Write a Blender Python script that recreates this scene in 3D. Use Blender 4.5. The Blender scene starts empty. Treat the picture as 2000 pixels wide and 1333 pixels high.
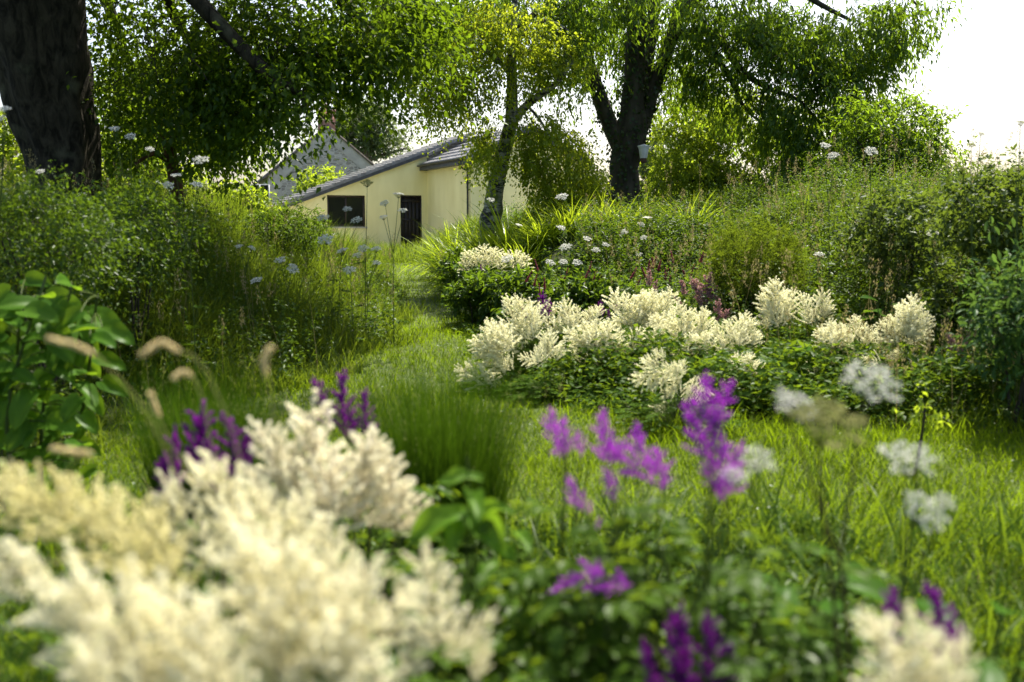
import bpy, math, random
import numpy as np
from mathutils import Vector, Matrix, Quaternion

random.seed(11)
rng = np.random.default_rng(11)
R = math.radians
sc = bpy.context.scene
COL = sc.collection

# ------------------------------------------------------------------ camera
FPX, CX, CY = 1944.0, 1000.0, 666.5          # focal length and centre in pixels of the photograph
CAM_Z = 1.5
PITCH = math.atan((CY - 450.0) / FPX)        # horizon on row 450
cam_d = bpy.data.cameras.new('camera')
cam = bpy.data.objects.new('camera', cam_d)
COL.objects.link(cam)
cam.location = (0, 0, CAM_Z)
cam.rotation_euler = (R(90) - PITCH, 0, 0)
cam_d.lens = 35.0
cam_d.sensor_width = 36.0
cam_d.clip_start = 0.05
cam_d.clip_end = 3000
cam_d.dof.use_dof = True
cam_d.dof.focus_distance = 17.0
cam_d.dof.aperture_fstop = 1.75
cam_d.dof.aperture_blades = 0
sc.camera = cam

# ------------------------------------------------------------------ sky, sun, exposure
SUN_EL, SUN_AZ = 56.0, 22.0                  # azimuth: degrees to the right of the viewing direction
world = bpy.data.worlds.new("World")
sc.world = world
world.use_nodes = True
nt = world.node_tree
nt.nodes.clear()
sky = nt.nodes.new('ShaderNodeTexSky')
sky.sky_type = 'NISHITA'
sky.sun_disc = False
sky.sun_elevation = R(SUN_EL)
sky.sun_rotation = R(SUN_AZ)
sky.altitude = 0
sky.air_density = 1.0
sky.dust_density = 4.0
sky.ozone_density = 1.0
bg = nt.nodes.new('ShaderNodeBackground')
bg.inputs['Strength'].default_value = 0.11
wo = nt.nodes.new('ShaderNodeOutputWorld')
nt.links.new(sky.outputs[0], bg.inputs['Color'])
nt.links.new(bg.outputs[0], wo.inputs['Surface'])

sun_d = bpy.data.lights.new('sun', 'SUN')
sun_d.energy = 5.0
sun_d.angle = R(0.53)
sun_d.color = (1.0, 0.91, 0.74)
sun = bpy.data.objects.new('sun', sun_d)
COL.objects.link(sun)
_sd = Vector((math.sin(R(SUN_AZ)) * math.cos(R(SUN_EL)), math.cos(R(SUN_AZ)) * math.cos(R(SUN_EL)), math.sin(R(SUN_EL))))
sun.rotation_euler = _sd.to_track_quat('Z', 'Y').to_euler()
sun.location = (20, 30, 40)

sc.view_settings.view_transform = 'Standard'
sc.view_settings.look = 'None'
sc.view_settings.exposure = 1.36
sc.view_settings.gamma = 1.0
sc.render.engine = 'CYCLES'
cy = sc.cycles
cy.max_bounces = 9
cy.diffuse_bounces = 5
cy.glossy_bounces = 2
cy.transmission_bounces = 5
cy.transparent_max_bounces = 4
cy.sample_clamp_indirect = 4.0
cy.caustics_reflective = False
cy.caustics_refractive = False
cy.use_denoising = True
try:
    cy.denoiser = 'OPENIMAGEDENOISE'
except Exception:
    pass

# ------------------------------------------------------------------ helpers
_F = np.array((0, math.cos(PITCH), -math.sin(PITCH)))
_U = np.array((0, math.sin(PITCH), math.cos(PITCH)))


def P(px, py, Y):
    """a point of the place Y metres ahead of the camera, seen at a pixel of the photograph"""
    d = _F + np.array((1.0, 0, 0)) * ((px - CX) / FPX) + _U * (-(py - CY) / FPX)
    t = Y / d[1]
    return np.array((0, 0, CAM_Z)) + d * t


def smooth(t):
    t = np.clip(t, 0, 1)
    return t * t * (3 - 2 * t)


_XL = np.array([(-60, -3.5), (3, -3.4), (5, -3.2), (6.2, -3.0), (7.2, -2.8), (7.75, -2.5), (8.6, -2.1), (9.7, -1.6), (12.5, -1.48), (15.8, -1.85), (23, -3.0), (30, -3.9), (36, -6), (60, -9)])
_XR = np.array([(-60, 12), (3, 10), (5.5, 7), (6.4, 4.2), (7.0, 2.4), (7.5, 0.7), (8.3, 0.05), (9.7, -.2), (12.5, -.5), (15.8, -.68), (23, -1.55), (30, -2.9), (36, -4), (60, -6)])


def xl(y): return np.interp(y, _XL[:, 0], _XL[:, 1])
def xr(y): return np.interp(y, _XR[:, 0], _XR[:, 1])


def ground(x, y):
    x = np.asarray(x, float); y = np.asarray(y, float)
    z = 0.022 * np.clip(y - 3, 0, 37)
    bl = 1.15 * smooth((xl(y) - x) / 3.6) * smooth((y - 4.5) / 6.0) * (1 - 0.75 * smooth((y - 23) / 10))
    far_ = smooth((y - 12.5) / 3.5)
    br = 1.05 * smooth((x - xr(y) - 0.6 + .45 * far_) / (4.2 - 2.7 * far_)) * smooth((y - 8.0) / 8.0) * (1 - 0.7 * smooth((y - 27) / 10))
    br = br + .55 * smooth((x - 2.6) / 3.0) * smooth((y - 9.0) / 4.0) * (1 - smooth((y - 20) / 8))
    n = 0.03 * np.sin(x * 2.1 + 1.3 * y) * np.sin(y * 1.7 - .6 * x)
    return z + bl + br + n


def wob(x, y, s=1.0, k=0.0):
    """patchiness between 0 and 1"""
    return 0.5 + 0.25 * (np.sin(x * 1.7 * s + 2.3 * np.sin(y * .9 * s + k)) + np.sin(y * 2.1 * s + 1.9 * np.sin(x * 1.1 * s + 1.7 + k)))


class MB:
    def __init__(s):
        s.v = []; s.f = []; s.n = 0; s.t = []

    def add(s, v, faces, tone=0.5, mat=0):
        v = np.asarray(v, float).reshape(-1, 3)
        faces = np.asarray(faces, int)
        s.v.append(v)
        s.t.append(np.broadcast_to(np.asarray(tone, float), (len(v),)).copy())
        s.f.append((faces + s.n, mat))
        s.n += len(v)

    def build(s, name, mats, parent=None, smooth_shade=False, origin=None):
        me = bpy.data.meshes.new(name)
        if not isinstance(mats, (list, tuple)): mats = [mats]
        for m in mats: me.materials.append(m)
        if s.n:
            v = np.concatenate(s.v)
            o = origin if origin is not None else (np.array(parent.location) if parent is not None else None)
            if o is not None: v = v - np.asarray(o)
            idx = np.concatenate([f.ravel() for f, _ in s.f])
            sizes = np.concatenate([np.full(len(f), f.shape[1]) for f, _ in s.f])
            mi = np.concatenate([np.full(len(f), m) for f, m in s.f])
            me.vertices.add(len(v)); me.vertices.foreach_set('co', v.astype(np.float32).ravel())
            me.loops.add(len(idx)); me.loops.foreach_set('vertex_index', idx.astype(np.int32))
            me.polygons.add(len(sizes))
            st = np.concatenate(([0], np.cumsum(sizes)[:-1]))
            me.polygons.foreach_set('loop_start', st.astype(np.int32))
            me.polygons.foreach_set('material_index', mi.astype(np.int32))
            if smooth_shade: me.polygons.foreach_set('use_smooth', np.ones(len(sizes), bool))
            a = me.attributes.new('tone', 'FLOAT', 'POINT')
            a.data.foreach_set('value', np.concatenate(s.t).astype(np.float32))
            me.update(calc_edges=True)
        ob = bpy.data.objects.new(name, me)
        COL.objects.link(ob)
        if parent is not None: ob.parent = parent
        elif origin is not None: ob.location = origin
        return ob

    def mesh(s, name, mats):
        ob = s.build(name, mats)
        me = ob.data
        bpy.data.objects.remove(ob)
        return me


def empty(name, loc, label, cat, group=None):
    o = bpy.data.objects.new(name, None)
    COL.objects.link(o)
    o.location = [float(c) for c in loc]
    o.empty_display_size = 0.1
    o['label'] = label; o['category'] = cat
    if group: o['group'] = group
    return o


def tag(o, label, cat=None, group=None, kind=None):
    if label: o['label'] = label
    if cat: o['category'] = cat
    if group: o['group'] = group
    if kind: o['kind'] = kind
    return o


def put(me, name, parent, base, direction, scale, roll=None):
    """place a shared mesh (built along +Z) as a part: base point in the world, pointing along direction"""
    o = bpy.data.objects.new(name, me)
    COL.objects.link(o)
    o.parent = parent
    q = Vector(direction).to_track_quat('Z', 'Y') @ Quaternion((0, 0, 1), random.uniform(0, 6.28) if roll is None else roll)
    o.rotation_mode = 'QUATERNION'
    o.rotation_quaternion = q
    o.location = Vector([float(c) for c in base]) - parent.location
    o.scale = (scale,) * 3 if np.isscalar(scale) else scale
    return o


def norm(a):
    return a / np.maximum(np.linalg.norm(a, axis=-1, keepdims=True), 1e-9)


def frames(d, n):
    """matrices whose y runs along d and whose z is near n"""
    d = norm(d); x = norm(np.cross(d, n)); z = np.cross(x, d)
    return np.stack((x, d, z), axis=-1)


def inst(mb, tv, tf, pos, M, scale, tone, mat=0, tt=None):
    tv = np.asarray(tv, float); tf = np.asarray(tf, int)
    N, k = len(pos), len(tv)
    if N == 0: return
    sc_ = np.asarray(scale, float)
    if sc_.ndim == 0: sc_ = np.full(N, sc_)
    loc = tv[None] * (sc_[:, None, None] if sc_.ndim == 1 else sc_[:, None, :])
    v = np.einsum('nij,nkj->nki', M, loc) + np.asarray(pos)[:, None, :]
    f = tf[None] + (np.arange(N) * k)[:, None, None]
    t = np.repeat(np.broadcast_to(np.asarray(tone, float), (N,)), k)
    if tt is not None: t = np.clip(t + np.tile(tt, N), -.3, 1.6)
    mb.add(v.reshape(-1, 3), f.reshape(-1, tf.shape[1]), t, mat)


def rdir(n):
    return norm(rng.normal(size=(n, 3)))


# leaf shapes: y along the leaf, x across, z up
LEAF4 = (np.array([(0, 0, 0), (.5, .42, .10), (0, 1, -.10), (-.5, .42, .10)]), np.array([(0, 1, 2), (0, 2, 3)]))
TETRA = (np.array([(0, 0, .6), (.5, 0, -.3), (-.3, .45, -.3), (-.3, -.45, -.3)]), np.array([(0, 1, 2), (0, 2, 3), (0, 3, 1), (1, 3, 2)]))


def leaf_grid(prof, n=6, droop=.25, fold=.12, wave=0.0):
    """a curved leaf of n quads each side of its midrib; prof(s) gives the half width"""
    v = []; f = []
    for i in range(n + 1):
        s = i / n
        w = prof(s)
        z = -droop * s * s
        for j, u in enumerate((-1, -.5, 0, .5, 1)):
            v.append((u * w, s - (0.10 * abs(u) * (1 - s) if s < .2 else 0), z + fold * abs(u) * w * 2 + wave * math.sin(9 * s + 2 * u) * abs(u)))
    for i in range(n):
        for j in range(4):
            a = i * 5 + j
            f.append((a, a + 1, a + 6, a + 5))
    return np.array(v), np.array(f)


def rib(tv):
    """a paler midrib and edges a little paler than the blade between"""
    return np.tile((.1, -.25, .75, -.25, .1), len(tv) // 5)


OVAL = leaf_grid(lambda s: .30 * math.sin(math.pi * min(1, s * .97 + .03)) ** .8, 5, .22, .14)
HEART = leaf_grid(lambda s: (.42 * min(1, (s * 4 + .45)) * (1 - s) ** .62 * (1 + .9 * s) if s < .999 else 0), 10, .34, .18, .03)
LANCE = leaf_grid(lambda s: .13 * math.sin(math.pi * min(1, s * .96 + .04)) ** .7, 5, .30, .2)


def blades(mb, base, length, width, azim, lean, bend, tone, seg=3, mat=0):
    N = len(base)
    base = np.asarray(base, float)
    h = np.stack((np.cos(azim), np.sin(azim), np.zeros(N)), -1)
    tw = azim + math.pi / 2 + rng.uniform(-.8, .8, N)
    wv = np.stack((np.cos(tw), np.sin(tw), np.zeros(N)), -1)
    up = np.array((0, 0, 1.0))
    p = base.copy()
    rows = []
    k = 2 * seg + 1
    V = np.zeros((N, k, 3))
    for i in range(seg + 1):
        s = i / seg
        w = width * (1 - s ** 1.6) * (0.75 + .5 * min(1, 3 * s))
        if i < seg:
            V[:, 2 * i] = p - wv * (w / 2)[:, None]
            V[:, 2 * i + 1] = p + wv * (w / 2)[:, None]
            a = lean + bend * (s + .5 / seg)
            p = p + (h * np.sin(a)[:, None] + up * np.cos(a)[:, None]) * (length / seg)[:, None]
        else:
            V[:, 2 * i] = p
    off = (np.arange(N) * k)[:, None, None]
    t = np.repeat(np.broadcast_to(np.asarray(tone, float), (N,)), k)
    n0 = mb.n
    q = np.array([(2 * i, 2 * i + 1, 2 * i + 3, 2 * i + 2) for i in range(seg - 1)]).reshape(-1, 4)
    tr = np.array([(2 * seg - 2, 2 * seg - 1, 2 * seg)])
    mb.v.append(V.reshape(-1, 3)); mb.t.append(t)
    if len(q): mb.f.append(((q[None] + off).reshape(-1, 4) + n0, mat))
    mb.f.append(((tr[None] + off).reshape(-1, 3) + n0, mat))
    mb.n += N * k
    return p


def tube(mb, pts, radii, sides=6, tone=.5, mat=0, lumpy=0.0, cap=True, ph=0.0):
    pts = np.asarray(pts, float); k = len(pts)
    radii = np.broadcast_to(np.asarray(radii, float), (k,))
    d = np.gradient(pts, axis=0); d = norm(d)
    ref = np.array((0.31, .95, .02)) if abs(d[0][1]) < .8 else np.array((1.0, .1, 0))
    ang = np.linspace(0, 2 * math.pi, sides, endpoint=False)
    V = []
    for i in range(k):
        a = norm(np.cross(d[i], ref)); b = np.cross(d[i], a)
        r = radii[i] * (1 + lumpy * (np.sin(3 * ang + ph + i * .23) * .6 + np.sin(5 * ang + 1.3 + ph - i * .31) * .4))
        V.append(pts[i] + np.outer(np.cos(ang) * r, a) + np.outer(np.sin(ang) * r, b))
    V = np.concatenate(V)
    F = []
    for i in range(k - 1):
        for j in range(sides):
            j2 = (j + 1) % sides
            F.append((i * sides + j, i * sides + j2, (i + 1) * sides + j2, (i + 1) * sides + j))
    mb.add(V, np.array(F), tone, mat)
    if cap and radii[-1] > .004:
        mb.add(np.vstack((V[-sides:], pts[-1] + d[-1] * radii[-1] * .3)), np.array([(j, (j + 1) % sides, sides) for j in range(sides)]), tone, mat)


def curve3(a, b, c, n):
    t = np.linspace(0, 1, n)[:, None]
    return (1 - t) ** 2 * np.asarray(a) + 2 * t * (1 - t) * np.asarray(b) + t * t * np.asarray(c)


def spline(pts, step):
    """Catmull-Rom through points (k, m) resampled about every step in the first three columns"""
    p = np.asarray(pts, float)
    q = np.vstack((2 * p[0] - p[1], p, 2 * p[-1] - p[-2]))
    out = []
    for i in range(1, len(q) - 2):
        n = max(2, int(np.linalg.norm(q[i + 1, :3] - q[i, :3]) / step))
        for t in np.arange(n) / n:
            out.append(.5 * (2 * q[i] + (q[i + 1] - q[i - 1]) * t + (2 * q[i - 1] - 5 * q[i] + 4 * q[i + 1] - q[i + 2]) * t * t + (3 * q[i] - q[i - 1] - 3 * q[i + 1] + q[i + 2]) * t ** 3))
    out.append(p[-1])
    return np.array(out)


def box(mb, lo, hi, M=None, tone=.5, mat=0):
    x0, y0, z0 = lo; x1, y1, z1 = hi
    v = np.array([(x0, y0, z0), (x1, y0, z0), (x1, y1, z0), (x0, y1, z0), (x0, y0, z1), (x1, y0, z1), (x1, y1, z1), (x0, y1, z1)], float)
    if M is not None: v = M(v)
    mb.add(v, np.array([(0, 3, 2, 1), (4, 5, 6, 7), (0, 1, 5, 4), (1, 2, 6, 5), (2, 3, 7, 6), (3, 0, 4, 7)]), tone, mat)


# ------------------------------------------------------------------ materials
def _nodes(name):
    m = bpy.data.materials.new(name); m.use_nodes = True
    t = m.node_tree; t.nodes.clear()
    o = t.nodes.new('ShaderNodeOutputMaterial')
    return m, t, o


def _mixrgb(t, a, b, fac):
    n = t.nodes.new('ShaderNodeMix'); n.data_type = 'RGBA'
    n.inputs[6].default_value = (*a, 1); n.inputs[7].default_value = (*b, 1)
    if fac is not None: t.links.new(fac, n.inputs[0])
    return n


def leafmat(name, a, b, tr, fac=.42, gloss=.05, rough=.55):
    """foliage: two tones picked by each leaf's own random tone, light coming through, a thin gloss"""
    m, t, o = _nodes(name)
    at = t.nodes.new('ShaderNodeAttribute'); at.attribute_name = 'tone'
    c = _mixrgb(t, a, b, at.outputs['Fac'])
    ct = _mixrgb(t, tuple(x * .75 for x in tr), tuple(min(1, x * 1.25) for x in tr), at.outputs['Fac'])
    d = t.nodes.new('ShaderNodeBsdfDiffuse'); t.links.new(c.outputs[2], d.inputs[0])
    l = t.nodes.new('ShaderNodeBsdfTranslucent'); t.links.new(ct.outputs[2], l.inputs[0])
    mx = t.nodes.new('ShaderNodeMixShader'); mx.inputs[0].default_value = fac
    t.links.new(d.outputs[0], mx.inputs[1]); t.links.new(l.outputs[0], mx.inputs[2])
    g = t.nodes.new('ShaderNodeBsdfGlossy'); g.inputs['Roughness'].default_value = rough
    g.inputs[0].default_value = (.9, .95, 1, 1)
    m2 = t.nodes.new('ShaderNodeMixShader'); m2.inputs[0].default_value = gloss * .22
    t.links.new(mx.outputs[0], m2.inputs[1]); t.links.new(g.outputs[0], m2.inputs[2])
    t.links.new(m2.outputs[0], o.inputs[0])
    return m


def noisemat(name, a, b, scale=8, rough=.8, detail=6, bump=.3, stretch=(1, 1, 1), c=None, spec=.3, dist=.02):
    m, t, o = _nodes(name)
    tc = t.nodes.new('ShaderNodeTexCoord')
    mp = t.nodes.new('ShaderNodeMapping'); mp.inputs['Scale'].default_value = stretch
    t.links.new(tc.outputs['Object'], mp.inputs[0])
    n = t.nodes.new('ShaderNodeTexNoise'); n.inputs['Scale'].default_value = scale; n.inputs['Detail'].default_value = detail
    t.links.new(mp.outputs[0], n.inputs['Vector'])
    r = t.nodes.new('ShaderNodeValToRGB')
    r.color_ramp.elements[0].position = .34; r.color_ramp.elements[0].color = (*a, 1)
    r.color_ramp.elements[1].position = .66; r.color_ramp.elements[1].color = (*b, 1)
    if c is not None:
        e = r.color_ramp.elements.new(.85); e.color = (*c, 1)
    t.links.new(n.outputs[0], r.inputs[0])
    p = t.nodes.new('ShaderNodeBsdfPrincipled')
    p.inputs['Roughness'].default_value = rough
    p.inputs['Specular IOR Level'].default_value = spec
    t.links.new(r.outputs[0], p.inputs['Base Color'])
    if bump:
        bn = t.nodes.new('ShaderNodeBump'); bn.inputs['Strength'].default_value = bump; bn.inputs['Distance'].default_value = dist
        t.links.new(n.outputs[0], bn.inputs['Height']); t.links.new(bn.outputs[0], p.inputs['Normal'])
    t.links.new(p.outputs[0], o.inputs[0])
    return m


def stonemat(name):
    m, t, o = _nodes(name)
    tc = t.nodes.new('ShaderNodeTexCoord')
    mp = t.nodes.new('ShaderNodeMapping'); mp.inputs['Scale'].default_value = (3.2, 3.2, 6.5)
    t.links.new(tc.outputs['Object'], mp.inputs[0])
    v = t.nodes.new('ShaderNodeTexVoronoi'); v.inputs['Scale'].default_value = 1.0
    t.links.new(mp.outputs[0], v.inputs['Vector'])
    e = t.nodes.new('ShaderNodeTexVoronoi'); e.feature = 'DISTANCE_TO_EDGE'; e.inputs['Scale'].default_value = 1.0
    t.links.new(mp.outputs[0], e.inputs['Vector'])
    r = t.nodes.new('ShaderNodeValToRGB')
    r.color_ramp.elements[0].color = (.20, .175, .145, 1); r.color_ramp.elements[1].color = (.52, .47, .40, 1)
    t.links.new(v.outputs['Color'], r.inputs[0])
    st = t.nodes.new('ShaderNodeMath'); st.operation = 'LESS_THAN'; st.inputs[1].default_value = .07
    t.links.new(e.outputs['Distance'], st.inputs[0])
    mx = _mixrgb(t, (0, 0, 0), (.58, .54, .47), st.outputs[0]); t.links.new(r.outputs[0], mx.inputs[6])
    p = t.nodes.new('ShaderNodeBsdfPrincipled'); p.inputs['Roughness'].default_value = .9
    t.links.new(mx.outputs[2], p.inputs['Base Color'])
    bn = t.nodes.new('ShaderNodeBump'); bn.inputs['Strength'].default_value = .5; bn.inputs['Distance'].default_value = .05
    t.links.new(e.outputs['Distance'], bn.inputs['Height']); t.links.new(bn.outputs[0], p.inputs['Normal'])
    t.links.new(p.outputs[0], o.inputs[0])
    return m


def barkmat(name):
    m, t, o = _nodes(name)
    tc = t.nodes.new('ShaderNodeTexCoord')
    mp = t.nodes.new('ShaderNodeMapping'); mp.inputs['Scale'].default_value = (6, 6, 2.4); mp.inputs['Rotation'].default_value = (0, R(12), 0)
    t.links.new(tc.outputs['Object'], mp.inputs[0])
    n = t.nodes.new('ShaderNodeTexNoise'); n.inputs['Scale'].default_value = 1.6; n.inputs['Detail'].default_value = 10; n.inputs['Roughness'].default_value = .7; n.inputs['Distortion'].default_value = .7
    t.links.new(mp.outputs[0], n.inputs['Vector'])
    r = t.nodes.new('ShaderNodeValToRGB')
    r.color_ramp.elements[0].position = .40; r.color_ramp.elements[0].color = (.010, .009, .006, 1)
    r.color_ramp.elements[1].position = .62; r.color_ramp.elements[1].color = (.055, .048, .033, 1)
    t.links.new(n.outputs[0], r.inputs[0])
    n2 = t.nodes.new('ShaderNodeTexNoise'); n2.inputs['Scale'].default_value = 3.1; n2.inputs['Detail'].default_value = 9
    t.links.new(tc.outputs['Object'], n2.inputs['Vector'])
    r2 = t.nodes.new('ShaderNodeValToRGB'); r2.color_ramp.elements[0].position = .58; r2.color_ramp.elements[1].position = .72
    r2.color_ramp.elements[1].color = (.6, .6, .6, 1)
    t.links.new(n2.outputs[0], r2.inputs[0])
    mx = _mixrgb(t, (0, 0, 0), (.13, .13, .085), r2.outputs[0]); t.links.new(r.outputs[0], mx.inputs[6])
    p = t.nodes.new('ShaderNodeBsdfPrincipled'); p.inputs['Roughness'].default_value = .92; p.inputs['Specular IOR Level'].default_value = .15
    t.links.new(mx.outputs[2], p.inputs['Base Color'])
    bn = t.nodes.new('ShaderNodeBump'); bn.inputs['Strength'].default_value = 1.0; bn.inputs['Distance'].default_value = .05
    t.links.new(n.outputs[0], bn.inputs['Height']); t.links.new(bn.outputs[0], p.inputs['Normal'])
    t.links.new(p.outputs[0], o.inputs[0])
    return m


def birchmat(name):
    m, t, o = _nodes(name)
    tc = t.nodes.new('ShaderNodeTexCoord')
    mp = t.nodes.new('ShaderNodeMapping'); mp.inputs['Scale'].default_value = (2.2, 2.2, 5.5)
    t.links.new(tc.outputs['Object'], mp.inputs[0])
    n = t.nodes.new('ShaderNodeTexNoise'); n.inputs['Scale'].default_value = 2.0; n.inputs['Detail'].default_value = 7; n.inputs['Roughness'].default_value = .65
    t.links.new(mp.outputs[0], n.inputs['Vector'])
    r = t.nodes.new('ShaderNodeValToRGB')
    r.color_ramp.elements[0].position = .47; r.color_ramp.elements[0].color = (.018, .016, .012, 1)
    r.color_ramp.elements[1].position = .56; r.color_ramp.elements[1].color = (.36, .34, .28, 1)
    t.links.new(n.outputs[0], r.inputs[0])
    n2 = t.nodes.new('ShaderNodeTexNoise'); n2.inputs['Scale'].default_value = 2.3
    t.links.new(tc.outputs['Object'], n2.inputs['Vector'])
    r2 = t.nodes.new('ShaderNodeValToRGB'); r2.color_ramp.elements[0].position = .5; r2.color_ramp.elements[1].position = .62
    t.links.new(n2.outputs[0], r2.inputs[0])
    mx = _mixrgb(t, (0, 0, 0), (.12, .15, .03), r2.outputs[0]); t.links.new(r.outputs[0], mx.inputs[6])
    p = t.nodes.new('ShaderNodeBsdfPrincipled'); p.inputs['Roughness'].default_value = .75
    t.links.new(mx.outputs[2], p.inputs['Base Color'])
    bn = t.nodes.new('ShaderNodeBump'); bn.inputs['Strength'].default_value = .5; bn.inputs['Distance'].default_value = .03
    t.links.new(n.outputs[0], bn.inputs['Height']); t.links.new(bn.outputs[0], p.inputs['Normal'])
    t.links.new(p.outputs[0], o.inputs[0])
    return m


M = {}
M['soil'] = noisemat('soil', (.018, .026, .008), (.045, .06, .018), 3.0, .95, 8, .4, dist=.05)
M['turf'] = noisemat('turf', (.03, .055, .008), (.07, .10, .016), 9.0, .95, 8, .5, dist=.03)
M['bounce'] = noisemat('bounce_gravel', (.42, .39, .32), (.60, .56, .47), 40, .95, 6, .4)  # for the added yard that reflects sunlight at the house
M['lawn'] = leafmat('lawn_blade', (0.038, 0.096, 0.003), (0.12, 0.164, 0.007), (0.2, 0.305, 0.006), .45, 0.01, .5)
M['long'] = leafmat('long_grass_blade', (0.038, 0.085, 0.008), (0.11, 0.145, 0.022), (0.19, 0.27, 0.015), .40, .05, .4)
M['dry'] = leafmat('dry_grass_blade', (.20, .17, .075), (.34, .29, .15), (.30, .26, .11), .35, .02, .6)
M['weed'] = leafmat('weed_leaf', (0.025, 0.064, 0.009), (0.064, 0.11, 0.015), (0.135, 0.225, 0.011), .40, .06, .38)
M['scrub'] = leafmat('scrub_leaf', (0.03, 0.064, 0.014), (0.075, 0.105, 0.025), (0.15, 0.22, 0.02), .36, .05, .4)
M['dark'] = leafmat('dark_tree_leaf', (0.024, 0.055, 0.008), (0.052, 0.092, 0.012), (0.165, 0.27, 0.009), 0.46, 0.04, .36)
M['ash'] = leafmat('willowy_leaf', (0.036, 0.086, 0.012), (0.07, 0.13, 0.018), (0.24, 0.38, 0.015), 0.48, .07, .34)
M['birch'] = leafmat('birch_leaf', (0.1, 0.16, 0.01), (0.17, 0.22, 0.018), (0.48, 0.58, 0.025), 0.52, .05, .36)
M['yel'] = leafmat('yellow_green_leaf', (0.08, 0.14, 0.012), (0.14, 0.2, 0.02), (0.38, 0.5, 0.025), 0.5, .05, .4)
M['far'] = leafmat('far_tree_leaf', (.06, .105, .035), (.10, .14, .06), (.20, .27, .07), .42, .05, .5)
M['farblue'] = leafmat('far_dark_leaf', (.035, .06, .03), (.06, .09, .045), (.10, .15, .05), .4, .05, .5)
M['ivy'] = leafmat('ivy_leaf', (.018, .036, .008), (.042, .065, .014), (.06, .10, .01), .25, .07, .35)
M['ast'] = leafmat('astilbe_leaf', (0.03, 0.07, 0.007), (0.06, 0.112, 0.012), (0.15, 0.23, 0.01), 0.4, 0.02, .36)
M['bigleaf'] = leafmat('heart_leaf', (0.036, 0.095, 0.01), (0.068, 0.145, 0.016), (0.19, 0.33, 0.014), 0.42, 0.02, .36)
M['fresh'] = leafmat('fresh_leaf', (.055, .135, .012), (.09, .18, .018), (.24, .42, .02), .46, .03, .4)
M['strap'] = leafmat('strap_leaf', (0.085, 0.155, 0.008), (0.16, 0.22, 0.014), (0.38, 0.5, 0.02), 0.5, .07, .33)
M['rush'] = leafmat('rush_blade', (.015, .052, .004), (.040, .084, .006), (.065, .135, .006), 0.3, 0.01, .4)
M['rose'] = leafmat('blue_green_leaf', (0.028, 0.074, 0.022), (0.055, 0.11, 0.03), (0.11, 0.2, 0.03), .35, 0.03, .36)
M['stem'] = leafmat('green_stem', (.05, .085, .02), (.08, .10, .03), (.1, .14, .02), .12, .05, .4)
M['brownstem'] = leafmat('brown_stem', (.055, .04, .022), (.09, .065, .03), (.06, .05, .02), .08, .05, .5)
M['cream'] = leafmat('cream_blossom', (0.8, 0.74, 0.46), (0.94, 0.92, 0.84), (0.88, 0.81, 0.54), .42, .01, .6)
M['buff'] = leafmat('buff_blossom', (0.58, 0.54, 0.24), (0.88, 0.84, 0.62), (0.74, 0.7, 0.34), .44, .01, .6)
M['ivory'] = leafmat('ivory_blossom', (0.76, 0.69, 0.5), (0.94, 0.91, 0.82), (0.88, 0.8, 0.6), .46, .01, .6)
M['palecream'] = leafmat('pale_cream_blossom', (.76, .74, .48), (.93, .92, .79), (.86, .83, .54), .44, .01, .6)
M['plum'] = leafmat('plum_blossom', (0.1, 0.005, 0.15), (0.2, 0.014, 0.27), (0.26, 0.015, 0.34), 0.4, .02, .5)
M['mauve'] = leafmat('mauve_blossom', (0.34, 0.035, 0.46), (0.52, 0.09, 0.66), (0.6, 0.08, 0.76), 0.46, .02, .5)
M['pink'] = leafmat('dusty_pink_blossom', (.36, .20, .22), (.50, .32, .32), (.46, .26, .26), .34, .01, .6)
M['red'] = leafmat('crimson_blossom', (0.3, 0.06, 0.09), (0.45, 0.13, 0.16), (0.45, 0.1, 0.12), .34, .02, .6)
M['white'] = leafmat('white_blossom', (0.84, 0.86, 0.8), (0.93, 0.94, 0.9), (0.9, 0.92, 0.84), 0.6, .01, .6)
M['seed'] = leafmat('grass_seed', (0.6, 0.5, 0.28), (0.8, 0.72, 0.48), (0.8, 0.7, 0.42), 0.5, .02, .6)
M['olive'] = leafmat('green_umbel', (.26, .28, .10), (.38, .38, .15), (.36, .38, .12), .38, .02, .5)
M['bark'] = barkmat('dark_bark')
M['bark2'] = noisemat('ivy_tree_bark', (.025, .022, .014), (.07, .062, .04), 6, .9, 9, .9, (1, 1, .3), dist=.05)
M['redbark'] = noisemat('reddish_bark', (.06, .032, .02), (.14, .075, .05), 8, .9, 8, .7, (1, 1, .3), dist=.03)
M['birchbark'] = birchmat('birch_bark')
M['twig'] = noisemat('twig_bark', (.022, .018, .012), (.05, .042, .028), 20, .9, 3, 0)
M['fartwig'] = noisemat('far_twig_bark', (.12, .11, .09), (.2, .18, .15), 20, .9, 3, 0)
M['yellow'] = noisemat('yellow_wall_paint', (.77, .71, .33), (.90, .84, .44), 1.3, .85, 13, .12, (1, 1, .35), dist=.01)
M['slate'] = noisemat('grey_roof_tile', (.13, .13, .135), (.24, .24, .245), 5, .34, 6, .15, spec=.6)
M['fascia'] = noisemat('dark_grey_fascia', (.045, .05, .055), (.075, .08, .085), 6, .5, 3, 0)
M['gutter'] = noisemat('black_plastic', (.018, .017, .016), (.03, .028, .026), 6, .35, 2, 0, spec=.5)
M['door'] = noisemat('dark_door_wood', (.012, .010, .009), (.022, .018, .015), 12, .5, 4, .2, (1, 1, .1))
M['frame'] = noisemat('dark_window_wood', (.03, .022, .017), (.05, .038, .03), 12, .5, 4, .1)
M['stone'] = stonemat('rubble_stone')
M['render'] = noisemat('grey_render', (.46, .42, .36), (.58, .54, .47), 2.5, .9, 8, .15)
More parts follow.
